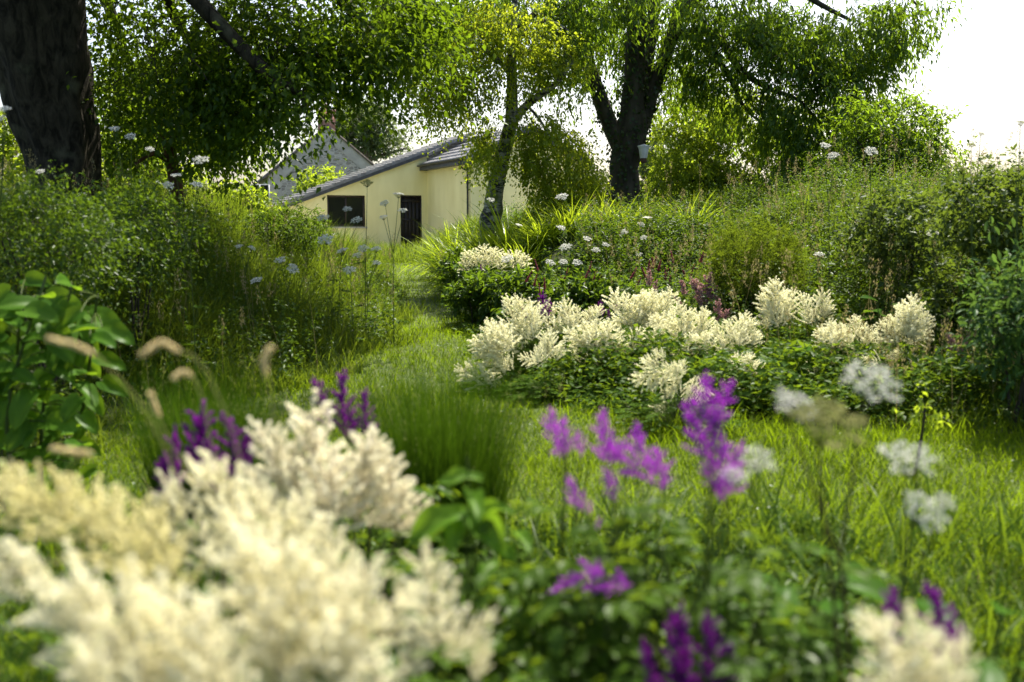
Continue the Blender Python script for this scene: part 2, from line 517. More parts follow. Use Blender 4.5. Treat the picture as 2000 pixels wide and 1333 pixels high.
M['whitewash'] = noisemat('whitewash', (.66, .66, .64), (.76, .76, .74), 2.5, .85, 6, .1)
M['brick'] = noisemat('chimney_brick', (.34, .17, .13), (.46, .25, .19), 9, .9, 6, .3)
M['brownslate'] = noisemat('old_brown_slate', (.12, .10, .09), (.22, .19, .17), 6, .7, 6, .3)
M['whiteplastic'] = noisemat('white_plastic', (.70, .70, .68), (.80, .80, .78), 14, .45, 4, .05)


def glassmat(name):
    m, t, o = _nodes(name)
    p = t.nodes.new('ShaderNodeBsdfPrincipled')
    p.inputs['Base Color'].default_value = (.012, .013, .013, 1)
    p.inputs['Roughness'].default_value = .06
    p.inputs['Specular IOR Level'].default_value = .5
    t.links.new(p.outputs[0], o.inputs[0])
    return m


M['glass'] = glassmat('dark_window_glass')

# ------------------------------------------------------------------ the ground and the mown path
def sheet(name, xs, ys, zf, mat, kind='structure'):
    X, Y = np.meshgrid(xs, ys)
    mb = MB()
    nx, ny = X.shape[1], X.shape[0]
    i = np.arange(ny - 1)[:, None] * nx + np.arange(nx - 1)[None]
    mb.add(np.stack((X, Y, zf(X, Y)), -1).reshape(-1, 3), np.stack((i, i + 1, i + nx + 1, i + nx), -1).reshape(-1, 4))
    return tag(mb.build(name, mat, smooth_shade=True), None, kind=kind)


_far = np.array([20, 30, 50, 90, 160, 300, 600.])
sheet('ground', np.concatenate((-_far[::-1], np.linspace(-14, 14, 113), _far)),
      np.concatenate((-_far[::-1] , np.linspace(-6, 44, 201), 44 + _far)), ground, M['soil'])
_ys = np.linspace(1.0, 30, 146)
mb = MB(); _k = 25
_rows = []
for y in _ys:
    a, b = xl(y) - .1, min(xr(y) + .15, 6.5)
    xs_ = np.linspace(a, b, _k)
    _rows.append(np.stack((xs_, np.full(_k, y), ground(xs_, y) + .006), -1))
_i = np.arange(len(_ys) - 1)[:, None] * _k + np.arange(_k - 1)[None]
mb.add(np.concatenate(_rows), np.stack((_i, _i + 1, _i + _k + 1, _i + _k), -1).reshape(-1, 4))
tag(mb.build('grass_path', M['turf'], smooth_shade=True), None, kind='structure')


def scatter(n, x0, x1, y0, y1, keep):
    x = rng.uniform(x0, x1, n); y = rng.uniform(y0, y1, n)
    k = keep(x, y)
    x, y = x[k], y[k]
    return np.stack((x, y, ground(x, y)), -1)


def on_lawn(x, y):
    e = .18 * np.sin(3.1 * y) + .1 * np.sin(7.3 * y + x)
    return (x > xl(y) - .15 + e) & (x < xr(y) + .2 + e)


def in_view(x, y, m=.25):
    return np.abs(x) < .515 * y * 1.04 + m + 1.3


mb = MB()
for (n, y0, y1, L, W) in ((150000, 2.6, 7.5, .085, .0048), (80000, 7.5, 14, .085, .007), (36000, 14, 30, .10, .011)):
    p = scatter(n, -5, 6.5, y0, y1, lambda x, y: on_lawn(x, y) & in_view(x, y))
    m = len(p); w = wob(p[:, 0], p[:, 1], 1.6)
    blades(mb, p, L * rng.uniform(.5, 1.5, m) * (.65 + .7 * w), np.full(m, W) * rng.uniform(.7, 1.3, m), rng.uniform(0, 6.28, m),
           rng.uniform(.05, .9, m), rng.uniform(.1, 1.1, m), np.clip(rng.normal(.45, .22, m) + .35 * (w - .5) + .4 * smooth((p[:, 1] - 8.5) / 4), 0, 1.3), 2)  # tone rises along the far path: yellowish turf, brightened in place of sunlight
p = scatter(4500, -4, 6.5, 2.6, 9, lambda x, y: on_lawn(x, y) & in_view(x, y) & (wob(x, y, 2.5) > .5))
m = len(p)
blades(mb, p, rng.uniform(.12, .26, m), rng.uniform(.005, .009, m), rng.uniform(0, 6.28, m), rng.uniform(.1, .7, m), rng.uniform(.4, 1.4, m), rng.uniform(.3, 1, m), 3)
p = scatter(9000, -5, 6.5, 2.6, 16, lambda x, y: on_lawn(x, y) & in_view(x, y) & (wob(x, y, 2.1, 5) > .4)); m = len(p)
blades(mb, p, rng.uniform(.05, .14, m), rng.uniform(.003, .006, m), rng.uniform(0, 6.28, m), rng.uniform(.4, 1.4, m), rng.uniform(.1, .9, m), rng.uniform(0, 1, m), 2, 1)
p = scatter(16000, -5, 6.5, 2.6, 12, lambda x, y: on_lawn(x, y) & in_view(x, y) & (wob(x, y, 1.9, 8) > .55)); m = len(p)
p[:, 2] += rng.uniform(.02, .07, m)
inst(mb, LEAF4[0], LEAF4[1], p, frames(norm(rdir(m) * (1, 1, .3)), norm(rdir(m) * .5 + np.array((0, 0, 1.)))), np.stack((rng.uniform(.014, .026, m), rng.uniform(.016, .032, m), np.full(m, .02)), -1), rng.uniform(0, 1, m), 2)
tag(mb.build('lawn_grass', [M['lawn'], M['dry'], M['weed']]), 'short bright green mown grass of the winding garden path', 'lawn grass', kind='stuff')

# sparse bright clover and plantain leaves in the turf
# ------------------------------------------------------------------ long grass of the banks
mb = MB()


def left_bank(x, y):
    e = .25 * np.sin(2.3 * y) + .12 * np.sin(6.1 * y)
    return (x < xl(y) + .12 + e) & in_view(x, y, .6)


for (n, y0, y1, L, W, B) in ((26000, 5.2, 9.5, .50, .0075, 1.3), (74000, 8, 14.5, .70, .010, 1.2), (34000, 13, 30, .84, .015, 1.0)):
    p = scatter(n, -11, 0, y0, y1, left_bank)
    m = len(p); w = wob(p[:, 0], p[:, 1], 1.2, 1.0)
    edge = smooth((xl(p[:, 1]) + .3 - p[:, 0]) / 1.3)
    L_ = L * rng.uniform(.45, 1.25, m) * (.28 + .04 * smooth((p[:, 1] - 13) / 4) + .72 * edge).clip(0, 1) * (.7 + .6 * w)
    lean = rng.uniform(0, .5, m); az = rng.normal(-.6, 1.6, m)
    blades(mb, p, L_, np.full(m, W) * rng.uniform(.6, 1.3, m), az, lean, rng.uniform(.3, B, m) * 1.2,
           np.clip(rng.normal(.4, .25, m) + .3 * (w - .5), 0, 1), 3)
p = scatter(9000, -7.5, 2.5, 27, 34.6, lambda x, y: in_view(x, y, .6)); m = len(p)
blades(mb, p, .55 * rng.uniform(.5, 1.2, m), .018 * rng.uniform(.6, 1.3, m), rng.uniform(0, 6.28, m), rng.uniform(0, .5, m), rng.uniform(.3, 1.2, m), np.clip(rng.normal(.6, .25, m), 0, 1), 3)
tag(mb.build('long_grass', M['long']), 'unmown long grass covering the sloping bank beside the path', 'long grass', kind='stuff')

mb = MB()


def right_bank(x, y):
    return (x > xr(y) + .35) & in_view(x, y, .6) & ((y > 10.5) | (x > xr(y) + 2.2) | (x > 2.6))


for (n, y0, y1, L, W) in ((22000, 5.2, 9.0, .34, .0075), (30000, 8.5, 14, .60, .010), (32000, 12, 28, .66, .015)):
    p = scatter(n, -4, 13, y0, y1, right_bank)
    m = len(p); w = wob(p[:, 0], p[:, 1], 1.3, 2.0)
    edge = .5 + .5 * smooth((p[:, 0] - 2.2) / 2.0)
    blades(mb, p, L * rng.uniform(.4, 1.3, m) * (.6 + .7 * w) * edge, np.full(m, W) * rng.uniform(.6, 1.3, m), rng.uniform(0, 6.28, m), rng.uniform(0, .6, m),
           rng.uniform(.3, 1.5, m), np.clip(rng.normal(.4, .25, m), 0, 1), 3)
tag(mb.build('bank_grass', M['long']), 'rough grass growing on the bank behind the flower bed', 'long grass', kind='stuff')

# dry flowering grass stalks over both banks
mb = MB()
for (n, xa, xb, y0, y1, fn, L) in ((420, -9, -1.5, 7, 16, left_bank, .95), (520, 1.2, 8, 8.5, 15, right_bank, 1.0), (500, 2.4, 7, 5, 9, right_bank, .62)):
    p = scatter(n, xa, xb, y0, y1, fn); m = len(p)
    L_ = L * rng.uniform(.7, 1.25, m)
    az = rng.uniform(0, 6.28, m); ln = rng.uniform(0, .3, m); bd = rng.uniform(.1, .6, m)
    tip = blades(mb, p, L_, np.full(m, .0035), az, ln, bd, rng.uniform(0, .6, m), 4)
    for j in range(26):
        q = tip + np.stack((rng.normal(0, .012, m), rng.normal(0, .012, m), rng.uniform(-.14, .02, m)), -1)
        inst(mb, LEAF4[0], LEAF4[1], q, frames(norm(np.array((0, 0, 1.)) + .5 * rdir(m)), rdir(m)), np.stack((np.full(m, .008), rng.uniform(.018, .035, m), np.full(m, .02)), -1), rng.uniform(.2, 1, m))
tag(mb.build('flowering_grass', M['dry']), 'straw coloured flowering grass stalks standing over the green banks', 'grass stalks', kind='stuff')

# leafy weeds between the grasses
mb = MB()


def weeds(n, xa, xb, y0, y1, fn, hmax, size, k):
    p = scatter(n, xa, xb, y0, y1, fn); m = len(p)
    w = wob(p[:, 0], p[:, 1], 1.1, 3.0)
    H = hmax * rng.uniform(.35, 1.1, m) * (.5 + .7 * w)
    ln = rng.normal(0, .16, (m, 2))
    for j in range(k):
        s = rng.uniform(.2, 1, m)
        q = p + np.stack((ln[:, 0] * H * s * s, ln[:, 1] * H * s * s, H * s), -1)
        d = rdir(m); d[:, 2] = rng.normal(-.05, .35, m)
        inst(mb, OVAL[0] if size > .05 and False else LEAF4[0], LEAF4[1], q + d * .02, frames(d, norm(rdir(m) * .5 + np.array((0, -.1, 1.)))),
             np.stack((size * rng.uniform(.45, .8, m) * (1.15 - .6 * s), size * rng.uniform(.8, 1.5, m) * (1.15 - .6 * s), np.full(m, size)), -1), rng.uniform(0, 1, m))


weeds(3900, -9, -1.2, 5.5, 15, lambda x, y: left_bank(x + .25, y), .80, .055, 24)
weeds(2400, -9, -1.2, 13, 28, lambda x, y: left_bank(x + .6, y), .65, .07, 20)
weeds(5600, 1.0, 10, 9, 16, right_bank, .85, .055, 24)
weeds(2600, -2, 9, 15, 27, right_bank, .75, .07, 22)
weeds(1500, 2.6, 7, 5.5, 9.5, right_bank, .34, .045, 20)
tag(mb.build('leafy_weeds', M['weed']), 'leafy green weeds growing through the long grass of the banks', 'weeds', kind='stuff')

# leaf cover under the flowers of the bed, and under the flowers in front of the camera
mb = MB()


def bed(x, y):
    return (x > xr(y) + .05 + .12 * np.sin(4 * y)) & (y > 7.2) & (y < 15) & (x < 5.5) & in_view(x, y, .4)


p = scatter(5200, -1, 5.5, 7.2, 15, bed); m = len(p)
for j in range(26):
    s = rng.uniform(.1, 1, m)
    q = p + np.stack((rng.normal(0, .10, m), rng.normal(0, .10, m), s * (.10 + .30 * smooth((p[:, 0] - xr(p[:, 1])) / .8)) * (.6 + .6 * wob(p[:, 0], p[:, 1], 2.2))), -1)
    d = rdir(m); d[:, 2] = rng.normal(.05, .3, m)
    inst(mb, LEAF4[0], LEAF4[1], q, frames(d, norm(rdir(m) * .6 + np.array((0, -.2, 1.)))), np.stack((rng.uniform(.022, .05, m), rng.uniform(.04, .10, m), np.full(m, .05)), -1), rng.uniform(0, 1, m))
tag(mb.build('bed_foliage', M['ast']), 'low green leaf cover filling the flower bed between the plants', 'ground cover', kind='stuff')

mb = MB()
p = scatter(3600, -3.2, 2.2, 1.3, 4.6, lambda x, y: (np.abs(x) < .56 * y + .3) & (wob(x, y, 1.5, .5) > .12) & (x > -.75 * y * .55) & (x < .30 * y + .2 + .3 * (y < 2.6))); m = len(p)
hh = .34 * (1 - .7 * smooth((p[:, 1] - 2.4) / 2.0))
for j in range(26):
    s = rng.uniform(.05, 1, m)
    q = p + np.stack((rng.normal(0, .08, m), rng.normal(0, .08, m), s * hh * (.6 + .6 * wob(p[:, 0], p[:, 1], 2.2))), -1)
    d = rdir(m); d[:, 2] = rng.normal(.05, .35, m)
    inst(mb, LEAF4[0], LEAF4[1], q, frames(d, norm(rdir(m) * .6 + np.array((0, -.2, 1.)))), np.stack((rng.uniform(.018, .036, m), rng.uniform(.03, .065, m), np.full(m, .04)), -1), rng.uniform(0, 1, m))
m = 5000
p = scatter(m, -2.4, 2.4, 1.6, 4.6, lambda x, y: np.abs(x) < .56 * y + .3); m = len(p)
blades(mb, p, rng.uniform(.25, .6, m), rng.uniform(.006, .013, m), rng.uniform(0, 6.28, m), rng.uniform(.1, .7, m), rng.uniform(.4, 1.5, m), rng.uniform(0, 1, m), 4)
tag(mb.build('border_foliage', M['ast']), 'mixed leaves and grass under the blurred flowers close by', 'ground cover', kind='stuff')

# ------------------------------------------------------------------ the yellow house
sheet('bounce_yard', np.linspace(-13, 7, 41), np.linspace(33.5, 40.5, 18), lambda x, y: ground(x, y) + .012, M['bounce'])  # added pale sheet, throws sunlight up onto the house walls
HT = R(25.0)
_gx = np.array((math.cos(HT), math.sin(HT), 0)); _gy = np.array((-math.sin(HT), math.cos(HT), 0))
H0 = P(835, 450, 40.0); H0[2] = 0.75


def HL(v):
    """house frame (along the gable, depth, height above the floor) to the world"""
    v = np.asarray(v, float).reshape(-1, 3)
    return H0 + v[:, :1] * _gx + v[:, 1:2] * _gy + v[:, 2:3] * np.array((0, 0, 1.))


def hwall(mb, a, b, zt, ops, T, n, depth=.16, tone=.5):
    """a wall from a to b in a plane; zt(u) is its top; ops (u0, u1, z0, z1) are openings with reveals. T maps (u, out, z)"""
    cuts = sorted(set([a, b] + [u for o in ops for u in o[:2]] + [c for c in (2.3,) if a < c < b and b > 4]))
    for u0, u1 in zip(cuts[:-1], cuts[1:]):
        op = [o for o in ops if o[0] <= u0 + 1e-6 and o[1] >= u1 - 1e-6]
        spans = [(lambda u: 0.0 - .6, zt)] if not op else [(lambda u: -.6, lambda u, z=op[0][2]: z), (lambda u, z=op[0][3]: z, zt)]
        for lo, hi in spans:
            mb.add(T(np.array([(u0, 0, lo(u0)), (u1, 0, lo(u1)), (u1, 0, hi(u1)), (u0, 0, hi(u0))])), [(0, 1, 2, 3)], tone)
    for (u0, u1, z0, z1) in ops:
        for q in (((u0, z0), (u0, z1)), ((u0, z1), (u1, z1)), ((u1, z1), (u1, z0)), ((u1, z0), (u0, z0))):
            (ua, za), (ub, zb) = q
            mb.add(T(np.array([(ua, 0, za), (ub, 0, zb), (ub, depth, zb), (ua, depth, za)])), [(0, 1, 2, 3)], tone)


house = empty('yellow_house', H0, 'pale yellow rendered house with grey tiled roofs at the end of the path', 'house')
SL = math.tan(R(20.5)); ZC = 3.83            # slope of the long roof, wall height at the inner corner
SR = math.tan(R(26)); ZE = 3.36; DR = -4.6   # front wing: eave height, how far it stands forward
top1 = lambda u: ZC + SL * u
WIN = (-4.05, -2.55, .88, 2.08); DOOR = (-1.12, -.22, -.05, 2.12)
mb = MB()
hwall(mb, -7.6, 0.0, top1, [WIN, DOOR], lambda q: HL(q), None)
hwall(mb, -2.5, 0, lambda u: top1(-7.6), [], lambda q: HL(np.stack((np.full(len(q), -7.6), -q[:, 0], q[:, 2]), -1)), None)
hwall(mb, DR, 0, lambda u: ZE, [], lambda q: HL(np.stack((np.zeros(len(q)), q[:, 0], q[:, 2]), -1)), None)
hwall(mb, 0, 4.6, lambda u: ZE + min(u, 4.6 - u) * SR, [], lambda q: HL(np.stack((q[:, 0], np.full(len(q), DR), q[:, 2]), -1)), None)
hwall(mb, DR, 6, lambda u: ZE, [], lambda q: HL(np.stack((np.full(len(q), 4.6), q[:, 0], q[:, 2]), -1)), None)
hwall(mb, -7.6, 0, top1, [], lambda q: HL(np.stack((q[:, 0], np.full(len(q), 2.5), q[:, 2]), -1)), None)
hwall(mb, 0, 4.6, lambda u: ZE + min(u, 4.6 - u) * SR, [], lambda q: HL(np.stack((q[:, 0], np.full(len(q), 6.0), q[:, 2]), -1)), None)
hwall(mb, 2.5, 6, lambda u: ZE, [], lambda q: HL(np.stack((np.zeros(len(q)), q[:, 0], q[:, 2]), -1)), None)
wall = mb.build('wall', M['yellow'], house)


def tiled(parent, name, u0, u1, v0, v1, zf, pitch, along_u=True, step=.34, thick=.06):
    """courses of interlocking tiles, each a strip that overhangs the one below; the roof rises along u from u0"""
    mb = MB()
    n = int(abs(u1 - u0) / step)
    s = (u1 - u0) / n
    for i in range(n):
        a, b = u0 + i * s, u0 + (i + 1) * s
        k = max(1, int(abs(v1 - v0) / .33))
        for j in range(k):
            va, vb = v0 + (v1 - v0) * j / k, v0 + (v1 - v0) * (j + 1) / k
            za, zb = zf(a), zf(b)
            pr = thick
            vm = va + (vb - va) * .82
            prof = [(va, 0), (vm, 0), (vm + (vb - vm) * .3, .018), (vb, .018)]
            for (q0, h0), (q1, h1) in zip(prof[:-1], prof[1:]):
                mb.add(HL([(a, q0, za + pr + h0 + .05), (b, q0, zb + h0 + .05), (b, q1, zb + h1 + .05), (a, q1, za + pr + h1 + .05)]), [(0, 3, 2, 1)], rng.uniform(.2, .8))
        mb.add(HL([(a, v0, zf(a) - .02), (a, v1, zf(a) - .02), (a, v1, zf(a) + pr + .05), (a, v0, zf(a) + pr + .05)]), [(0, 1, 2, 3)], .3)
        # the stepped tile ends at the near verge
        mb.add(HL([(a, v0, zf(a) - .04), (b, v0, zf(b) - .04), (b, v0, zf(b) + .05), (a, v0, zf(a) + pr + .05)]), [(0, 1, 2, 3)], .3)
    return mb.build(name, M['slate'], parent)


r1 = tiled(house, 'roof', -7.95, 2.1, -.16, 2.65, lambda u: ZC + SL * u + .02, 0)
mb = MB()
for (u0, u1, v) in ((-7.95, 0.0, -.172),):
    mb.add(HL([(u0, v, top1(u0) - .15), (u1, v, top1(u1) - .15), (u1, v, top1(u1) - .02), (u0, v, top1(u0) - .02)]), [(0, 1, 2, 3)])
    mb.add(HL([(u0, v, top1(u0) - .15), (u1, v, top1(u1) - .15), (u1, .0, top1(u1) - .15), (u0, .0, top1(u0) - .15)]), [(0, 1, 2, 3)])
mb.build('verge_board', M['fascia'], r1, origin=np.array(house.location))
r2 = tiled(house, 'roof', -.30, 2.35, DR - .22, 6.1, lambda u: ZE + SR * u + .03, 0)
mb = MB()
mb.add(HL([(-.31, DR - .24, ZE - .27), (-.31, 0, ZE - .27), (-.31, 0, ZE - .10), (-.31, DR - .24, ZE - .10)]), [(0, 3, 2, 1)])
mb.add(HL([(-.31, DR - .24, ZE - .27), (-.31, 0, ZE - .27), (0, 0, ZE - .27), (0, DR - .24, ZE - .27)]), [(0, 1, 2, 3)])
for (u0, u1, f) in ((-.31, 2.3, lambda u: ZE + SR * u), (2.3, 4.9, lambda u: ZE + SR * (4.6 - u))):
    mb.add(HL([(u0, DR - .23, f(u0) - .24), (u1, DR - .23, f(u1) - .24), (u1, DR - .23, f(u1)), (u0, DR - .23, f(u0))]), [(0, 1, 2, 3)])
    mb.add(HL([(u0, DR - .23, f(u0) - .24), (u1, DR - .23, f(u1) - .24), (u1, DR, f(u1) - .24), (u0, DR, f(u0) - .24)]), [(0, 1, 2, 3)])
mb.build('verge_board', M['fascia'], r2, origin=np.array(house.location))
mb = MB()
mb.add(HL([(2.3, DR - .22, ZE + SR * 2.3 + .08), (4.9, DR - .22, ZE - SR * .3 + .08), (4.9, 6.1, ZE - SR * .3 + .08), (2.3, 6.1, ZE + SR * 2.3 + .08)]), [(0, 1, 2, 3)])
mb.build('roof', M['slate'], house)
# half round gutter under the front wing's eave and its downpipe
mb = MB()
ang = np.linspace(math.pi, 2 * math.pi, 9)
for r_, fl in ((.062, 1), (.052, -1)):
    a = np.stack((-.375 + r_ * np.cos(ang), np.full(9, DR - .24), ZE - .075 + r_ * np.sin(ang)), -1)
    b = a.copy(); b[:, 1] = -.02
    f = [(j, j + 1, j + 10, j + 9) for j in range(8)]
    mb.add(HL(np.vstack((a, b))), f)
mb.add(HL(np.vstack((np.stack((-.375 + .062 * np.cos(ang), np.full(9, DR - .242), ZE - .075 + .062 * np.sin(ang)), -1)))), [tuple(range(9))])
g = mb.build('gutter', M['gutter'], house)
mb = MB()
tube(mb, spline(HL([(-.375, DR + .30, ZE - .13), (-.375, DR + .30, ZE - .24), (-.30, DR + .26, ZE - .38), (-.10, DR + .22, ZE - .50), (-.075, DR + .22, ZE - .62), (-.075, DR + .22, -.5)]), .12), .037, 10)
for z in (2.4, 1.2):
    tube(mb, HL([(-.075, DR + .22, z), (-.075, DR + .22, z + .06)]), .05, 10)
mb.build('downpipe', M['gutter'], house)
mb = MB(); box(mb, (DOOR[0] - .1, -.42, -.12), (DOOR[1] + .1, -.004, -.052), HL)
mb.build('doorstep', M['render'], house)
# window: frame with a mullion, panes set behind it
u0, u1, z0, z1 = WIN
mb = MB()
w_ = .075
um = (u0 + u1) / 2
for lo, hi in (((u0, .075, z0), (u0 + w_, .13, z1)), ((u1 - w_, .075, z0), (u1, .13, z1)), ((u0 + w_, .075, z0), (u1 - w_, .13, z0 + w_)),
               ((u0 + w_, .075, z1 - w_), (u1 - w_, .13, z1)), ((um - .035, .078, z0 + w_), (um + .035, .127, z1 - w_))):
    box(mb, lo, hi, HL)
wf = mb.build('window', M['frame'], house)
mb = MB()
for a, b in ((u0 + w_, um - .035), (um + .035, u1 - w_)):
    mb.add(HL([(a, .10, z0 + w_), (b, .10, z0 + w_), (b, .10, z1 - w_), (a, .10, z1 - w_)]), [(0, 1, 2, 3)])
mb.build('pane', M['glass'], wf, origin=np.array(house.location))
mb = MB(); box(mb, (u0 - .06, -.05, z0 - .06), (u1 + .06, .07, z0 - .003), HL)
mb.build('sill', M['render'], wf, origin=np.array(house.location))
u0, u1, z0, z1 = DOOR
mb = MB()
for i in range(5):
    a = u0 + .05 + (u1 - u0 - .1) * i / 5
    box(mb, (a + .004, .10, z0), (a + (u1 - u0 - .1) / 5 - .004, .14, z1 - .05), HL)
for z in (.35, 1.1, 1.85): box(mb, (u0 + .055, .088, z), (u1 - .055, .099, z + .11), HL)
dr = mb.build('door', M['door'], house)
mb = MB()
for lo, hi in (((u0, .07, z0), (u0 + .048, .15, z1)), ((u1 - .048, .07, z0), (u1, .15, z1)), ((u0 + .048, .07, z1 - .048), (u1 - .048, .15, z1))): box(mb, lo, hi, HL)
mb.build('door_frame', M['frame'], dr, origin=np.array(house.location))
mb = MB(); box(mb, (u0 + .09, .05, 1.0), (u0 + .12, .087, 1.13), HL)
mb.build('handle', M['gutter'], dr, origin=np.array(house.location))

# ------------------------------------------------------------------ the old stone house behind it
S0 = P(644, 450, 62.0); S0[2] = .9
SA = R(18)
_sx = np.array((math.cos(SA), math.sin(SA), 0)); _sy = np.array((-math.sin(SA), math.cos(SA), 0))


def SLc(v):
    v = np.asarray(v, float).reshape(-1, 3)
    return S0 + v[:, :1] * _sx + v[:, 1:2] * _sy + v[:, 2:3] * np.array((0, 0, 1.))


sh = empty('stone_house', S0, 'old grey stone gabled house with a brick chimney behind the yellow house', 'house')
hw = 3.6; ze = 3.9; zr = 6.85
mb = MB()
mb.add(SLc([(-hw, 0, -1), (hw, 0, -1), (hw, 0, ze), (0, 0, zr), (-hw, 0, ze)]), [(0, 1, 2, 3, 4)], .5, 0)
mb.add(SLc([(-hw, 0, -1), (-hw, 9, -1), (-hw, 9, ze), (-hw, 0, ze)]), [(3, 2, 1, 0)], .5, 1)
mb.add(SLc([(hw, 0, -1), (hw, 9, -1), (hw, 9, ze), (hw, 0, ze)]), [(0, 1, 2, 3)], .5, 1)
mb.add(SLc([(-hw, 9, -1), (hw, 9, -1), (hw, 9, ze), (0, 9, zr), (-hw, 9, ze)]), [(4, 3, 2, 1, 0)], .5, 1)
sw = mb.build('wall', [M['stone'], M['whitewash']], sh)
# smooth rendered bands along the gable's edges
mb = MB()
for s in (-1, 1):
    mb.add(SLc([(s * hw, -.03, ze), (s * hw, -.03, ze - .9), (s * .0, -.03, zr - .75), (0, -.03, zr)]), [(0, 1, 2, 3) if s < 0 else (3, 2, 1, 0)])
mb.add(SLc([(-hw, -.035, -1), (-hw + .75, -.035, -1), (-hw + .75, -.035, ze - .1), (-hw, -.035, ze - .3)]), [(0, 1, 2, 3)])
mb.build('rendered_edge', M['render'], sw, origin=np.array(sh.location))
mb = MB()
for s in (-1, 1):
    a = SLc([(s * (hw + .25), -.12, ze - .23), (s * (hw + .25), 9.2, ze - .23), (0, 9.2, zr), (0, -.12, zr)])
    b = a + np.array((0, 0, .16))
    v = np.vstack((a, b))
    mb.add(v, [(4, 5, 6, 7), (0, 3, 2, 1), (0, 4, 7, 3), (0, 1, 5, 4)])
sr = mb.build('roof', M['brownslate'], sh)
mb = MB()
box(mb, (-.48, .05, zr - .5), (.48, .85, zr + .95), SLc)
box(mb, (-.56, -.03, zr + .95), (.56, .93, zr + 1.08), SLc)
chm = mb.build('chimney', M['brick'], sr, origin=np.array(sh.location))
mb = MB()
tube(mb, SLc([(0, .45, zr + 1.08), (0, .45, zr + 1.35), (0, .45, zr + 1.42)]), [.17, .14, .17], 12)
mb.build('chimney_pot', M['brick'], sr, origin=np.array(sh.location))
mb = MB()
for y in (1.3, 5.0):
    box(mb, (-hw - .03, y, 2.3), (-hw + .02, y + .85, 3.4), SLc)
mb.build('window', M['door'], sh)
# white framed glazed porch at its corner
mb = MB()
for x in (-4.75, -4.2, -3.66):
    box(mb, (x - .04, -.9, 0), (x + .04, -.82, 3.3), SLc)
for z in (1.35, 1.62, 3.26): box(mb, (-4.7, -.895, z), (-3.7, -.825, z + .05), SLc)
wp = mb.build('porch', M['whitewash'], sh)
mb = MB()
mb.add(SLc([(-4.7, -.86, .1), (-3.7, -.86, .1), (-3.7, -.86, 3.26), (-4.7, -.86, 3.26)]), [(0, 1, 2, 3)])
mb.build('pane', M['glass'], wp, origin=np.array(sh.location))

# ------------------------------------------------------------------ trees
def PX(l):
    """(px, py, depth, *rest) to (x, y, z, *rest)"""
    return np.array([tuple(P(*q[:3])) + tuple(q[3:]) for q in l])


def grow(nodes, rad, targets, mb, step=.4, tip=.006, thick=.011, bow=.12):
    """join every target to the nearest branch grown so far; returns the direction each twig arrives in"""
    nodes = [np.asarray(n) for n in nodes]
    arr = np.zeros((len(nodes) + len(targets) * 14, 3)); rr = np.zeros(len(arr))
    n = len(nodes); arr[:n] = nodes; rr[:n] = rad
    d0 = np.min(np.linalg.norm(targets[:, None] - arr[None, :n], axis=-1), axis=1)
    out = np.zeros_like(targets)
    for i in np.argsort(d0):
        b = targets[i]
        dd = np.linalg.norm(arr[:n] - b, axis=1)
        j = int(np.argmin(dd)); a = arr[j]; L = dd[j]
        k = int(min(12, max(2, round(L / step) + 1)))
        c = (a + b) / 2 + rng.normal(0, bow * L * .6, 3) + np.array((0, 0, bow * L))
        pts = curve3(a, c, b, k + 1)
        r0 = min(rr[j] * .62, tip + thick * L)
        rs = np.linspace(max(r0, tip), tip, k + 1)
        tube(mb, pts, rs, 5 if r0 > .03 else 3, .5, 0, cap=False)
        e = min(k, 12)
        arr[n:n + e] = pts[1:e + 1]; rr[n:n + e] = rs[1:e + 1]; n += e
        out[i] = norm(pts[-1] - pts[-2])
    return out


def leaves(mb, base, dirs, nleaf, slen, llen, lwid, droop, spread=.10, hang=.4, flat=.6, tmpl=LEAF4):
    """sprays of leaves along short drooping twigs"""
    S = len(base)
    tone_s = rng.normal(.45, .16, S)
    sl = slen * rng.uniform(.5, 1.3, S)
    d = norm(dirs + .55 * rdir(S) + np.array((0, 0, -droop * .5)))
    t = rng.uniform(.05, 1, (S, nleaf))
    p = base[:, None] + d[:, None] * (sl[:, None] * t)[..., None]
    p[..., 2] -= droop * sl[:, None] * t * t * .6
    p += rng.normal(0, spread, (S, nleaf, 3)) * sl[:, None, None]
    ld = norm(d[:, None] * .7 + rdir(S * nleaf).reshape(S, nleaf, 3) + np.array((0, 0, -hang)))
    ln = norm(rdir(S * nleaf).reshape(S, nleaf, 3) * flat + np.array((0, 0, 1.)))
    N = S * nleaf
    scl = rng.uniform(.65, 1.25, N)
    inst(mb, tmpl[0], tmpl[1], p.reshape(-1, 3), frames(ld.reshape(-1, 3), ln.reshape(-1, 3)),
         np.stack((lwid * scl, llen * scl, llen * scl), -1), np.clip(np.repeat(tone_s, nleaf) + rng.normal(0, .2, N), 0, 1))


def blob_points(blobs):
    """blobs (px, py, depth, rx px, ry px, rz m, n): points through each, denser to its surface"""
    out = []
    for (px, py, D, rx, ry, rz, n) in blobs:
        u = rdir(n) * (rng.uniform(0, 1, n) ** .45)[:, None]
        dd = D + u[:, 1] * rz
        x = px + u[:, 0] * rx; y = py - u[:, 2] * ry
        out.append(np.stack([P(a, b, c) for a, b, c in zip(x, y, dd)]))
    return np.concatenate(out)


# places on the ground to be sunlit through gaps cut into the crowns: x, y, half sizes
SUNNY = [(-1.85, 20.5, 1.0, 5), (-1.25, 13, 1.0, 4), (-.1, 17.3, 2.2, 3.2), (1.7, 10.2, 2.0, 1.8), (2.4, 5.8, 1.7, 1.5), (-2.3, 11.5, 1.2, 2.6), (-.9, 10, .5, .7), (-.2, 2, 1.8, 1.3), (0, 20, 2.5, 2.5)]


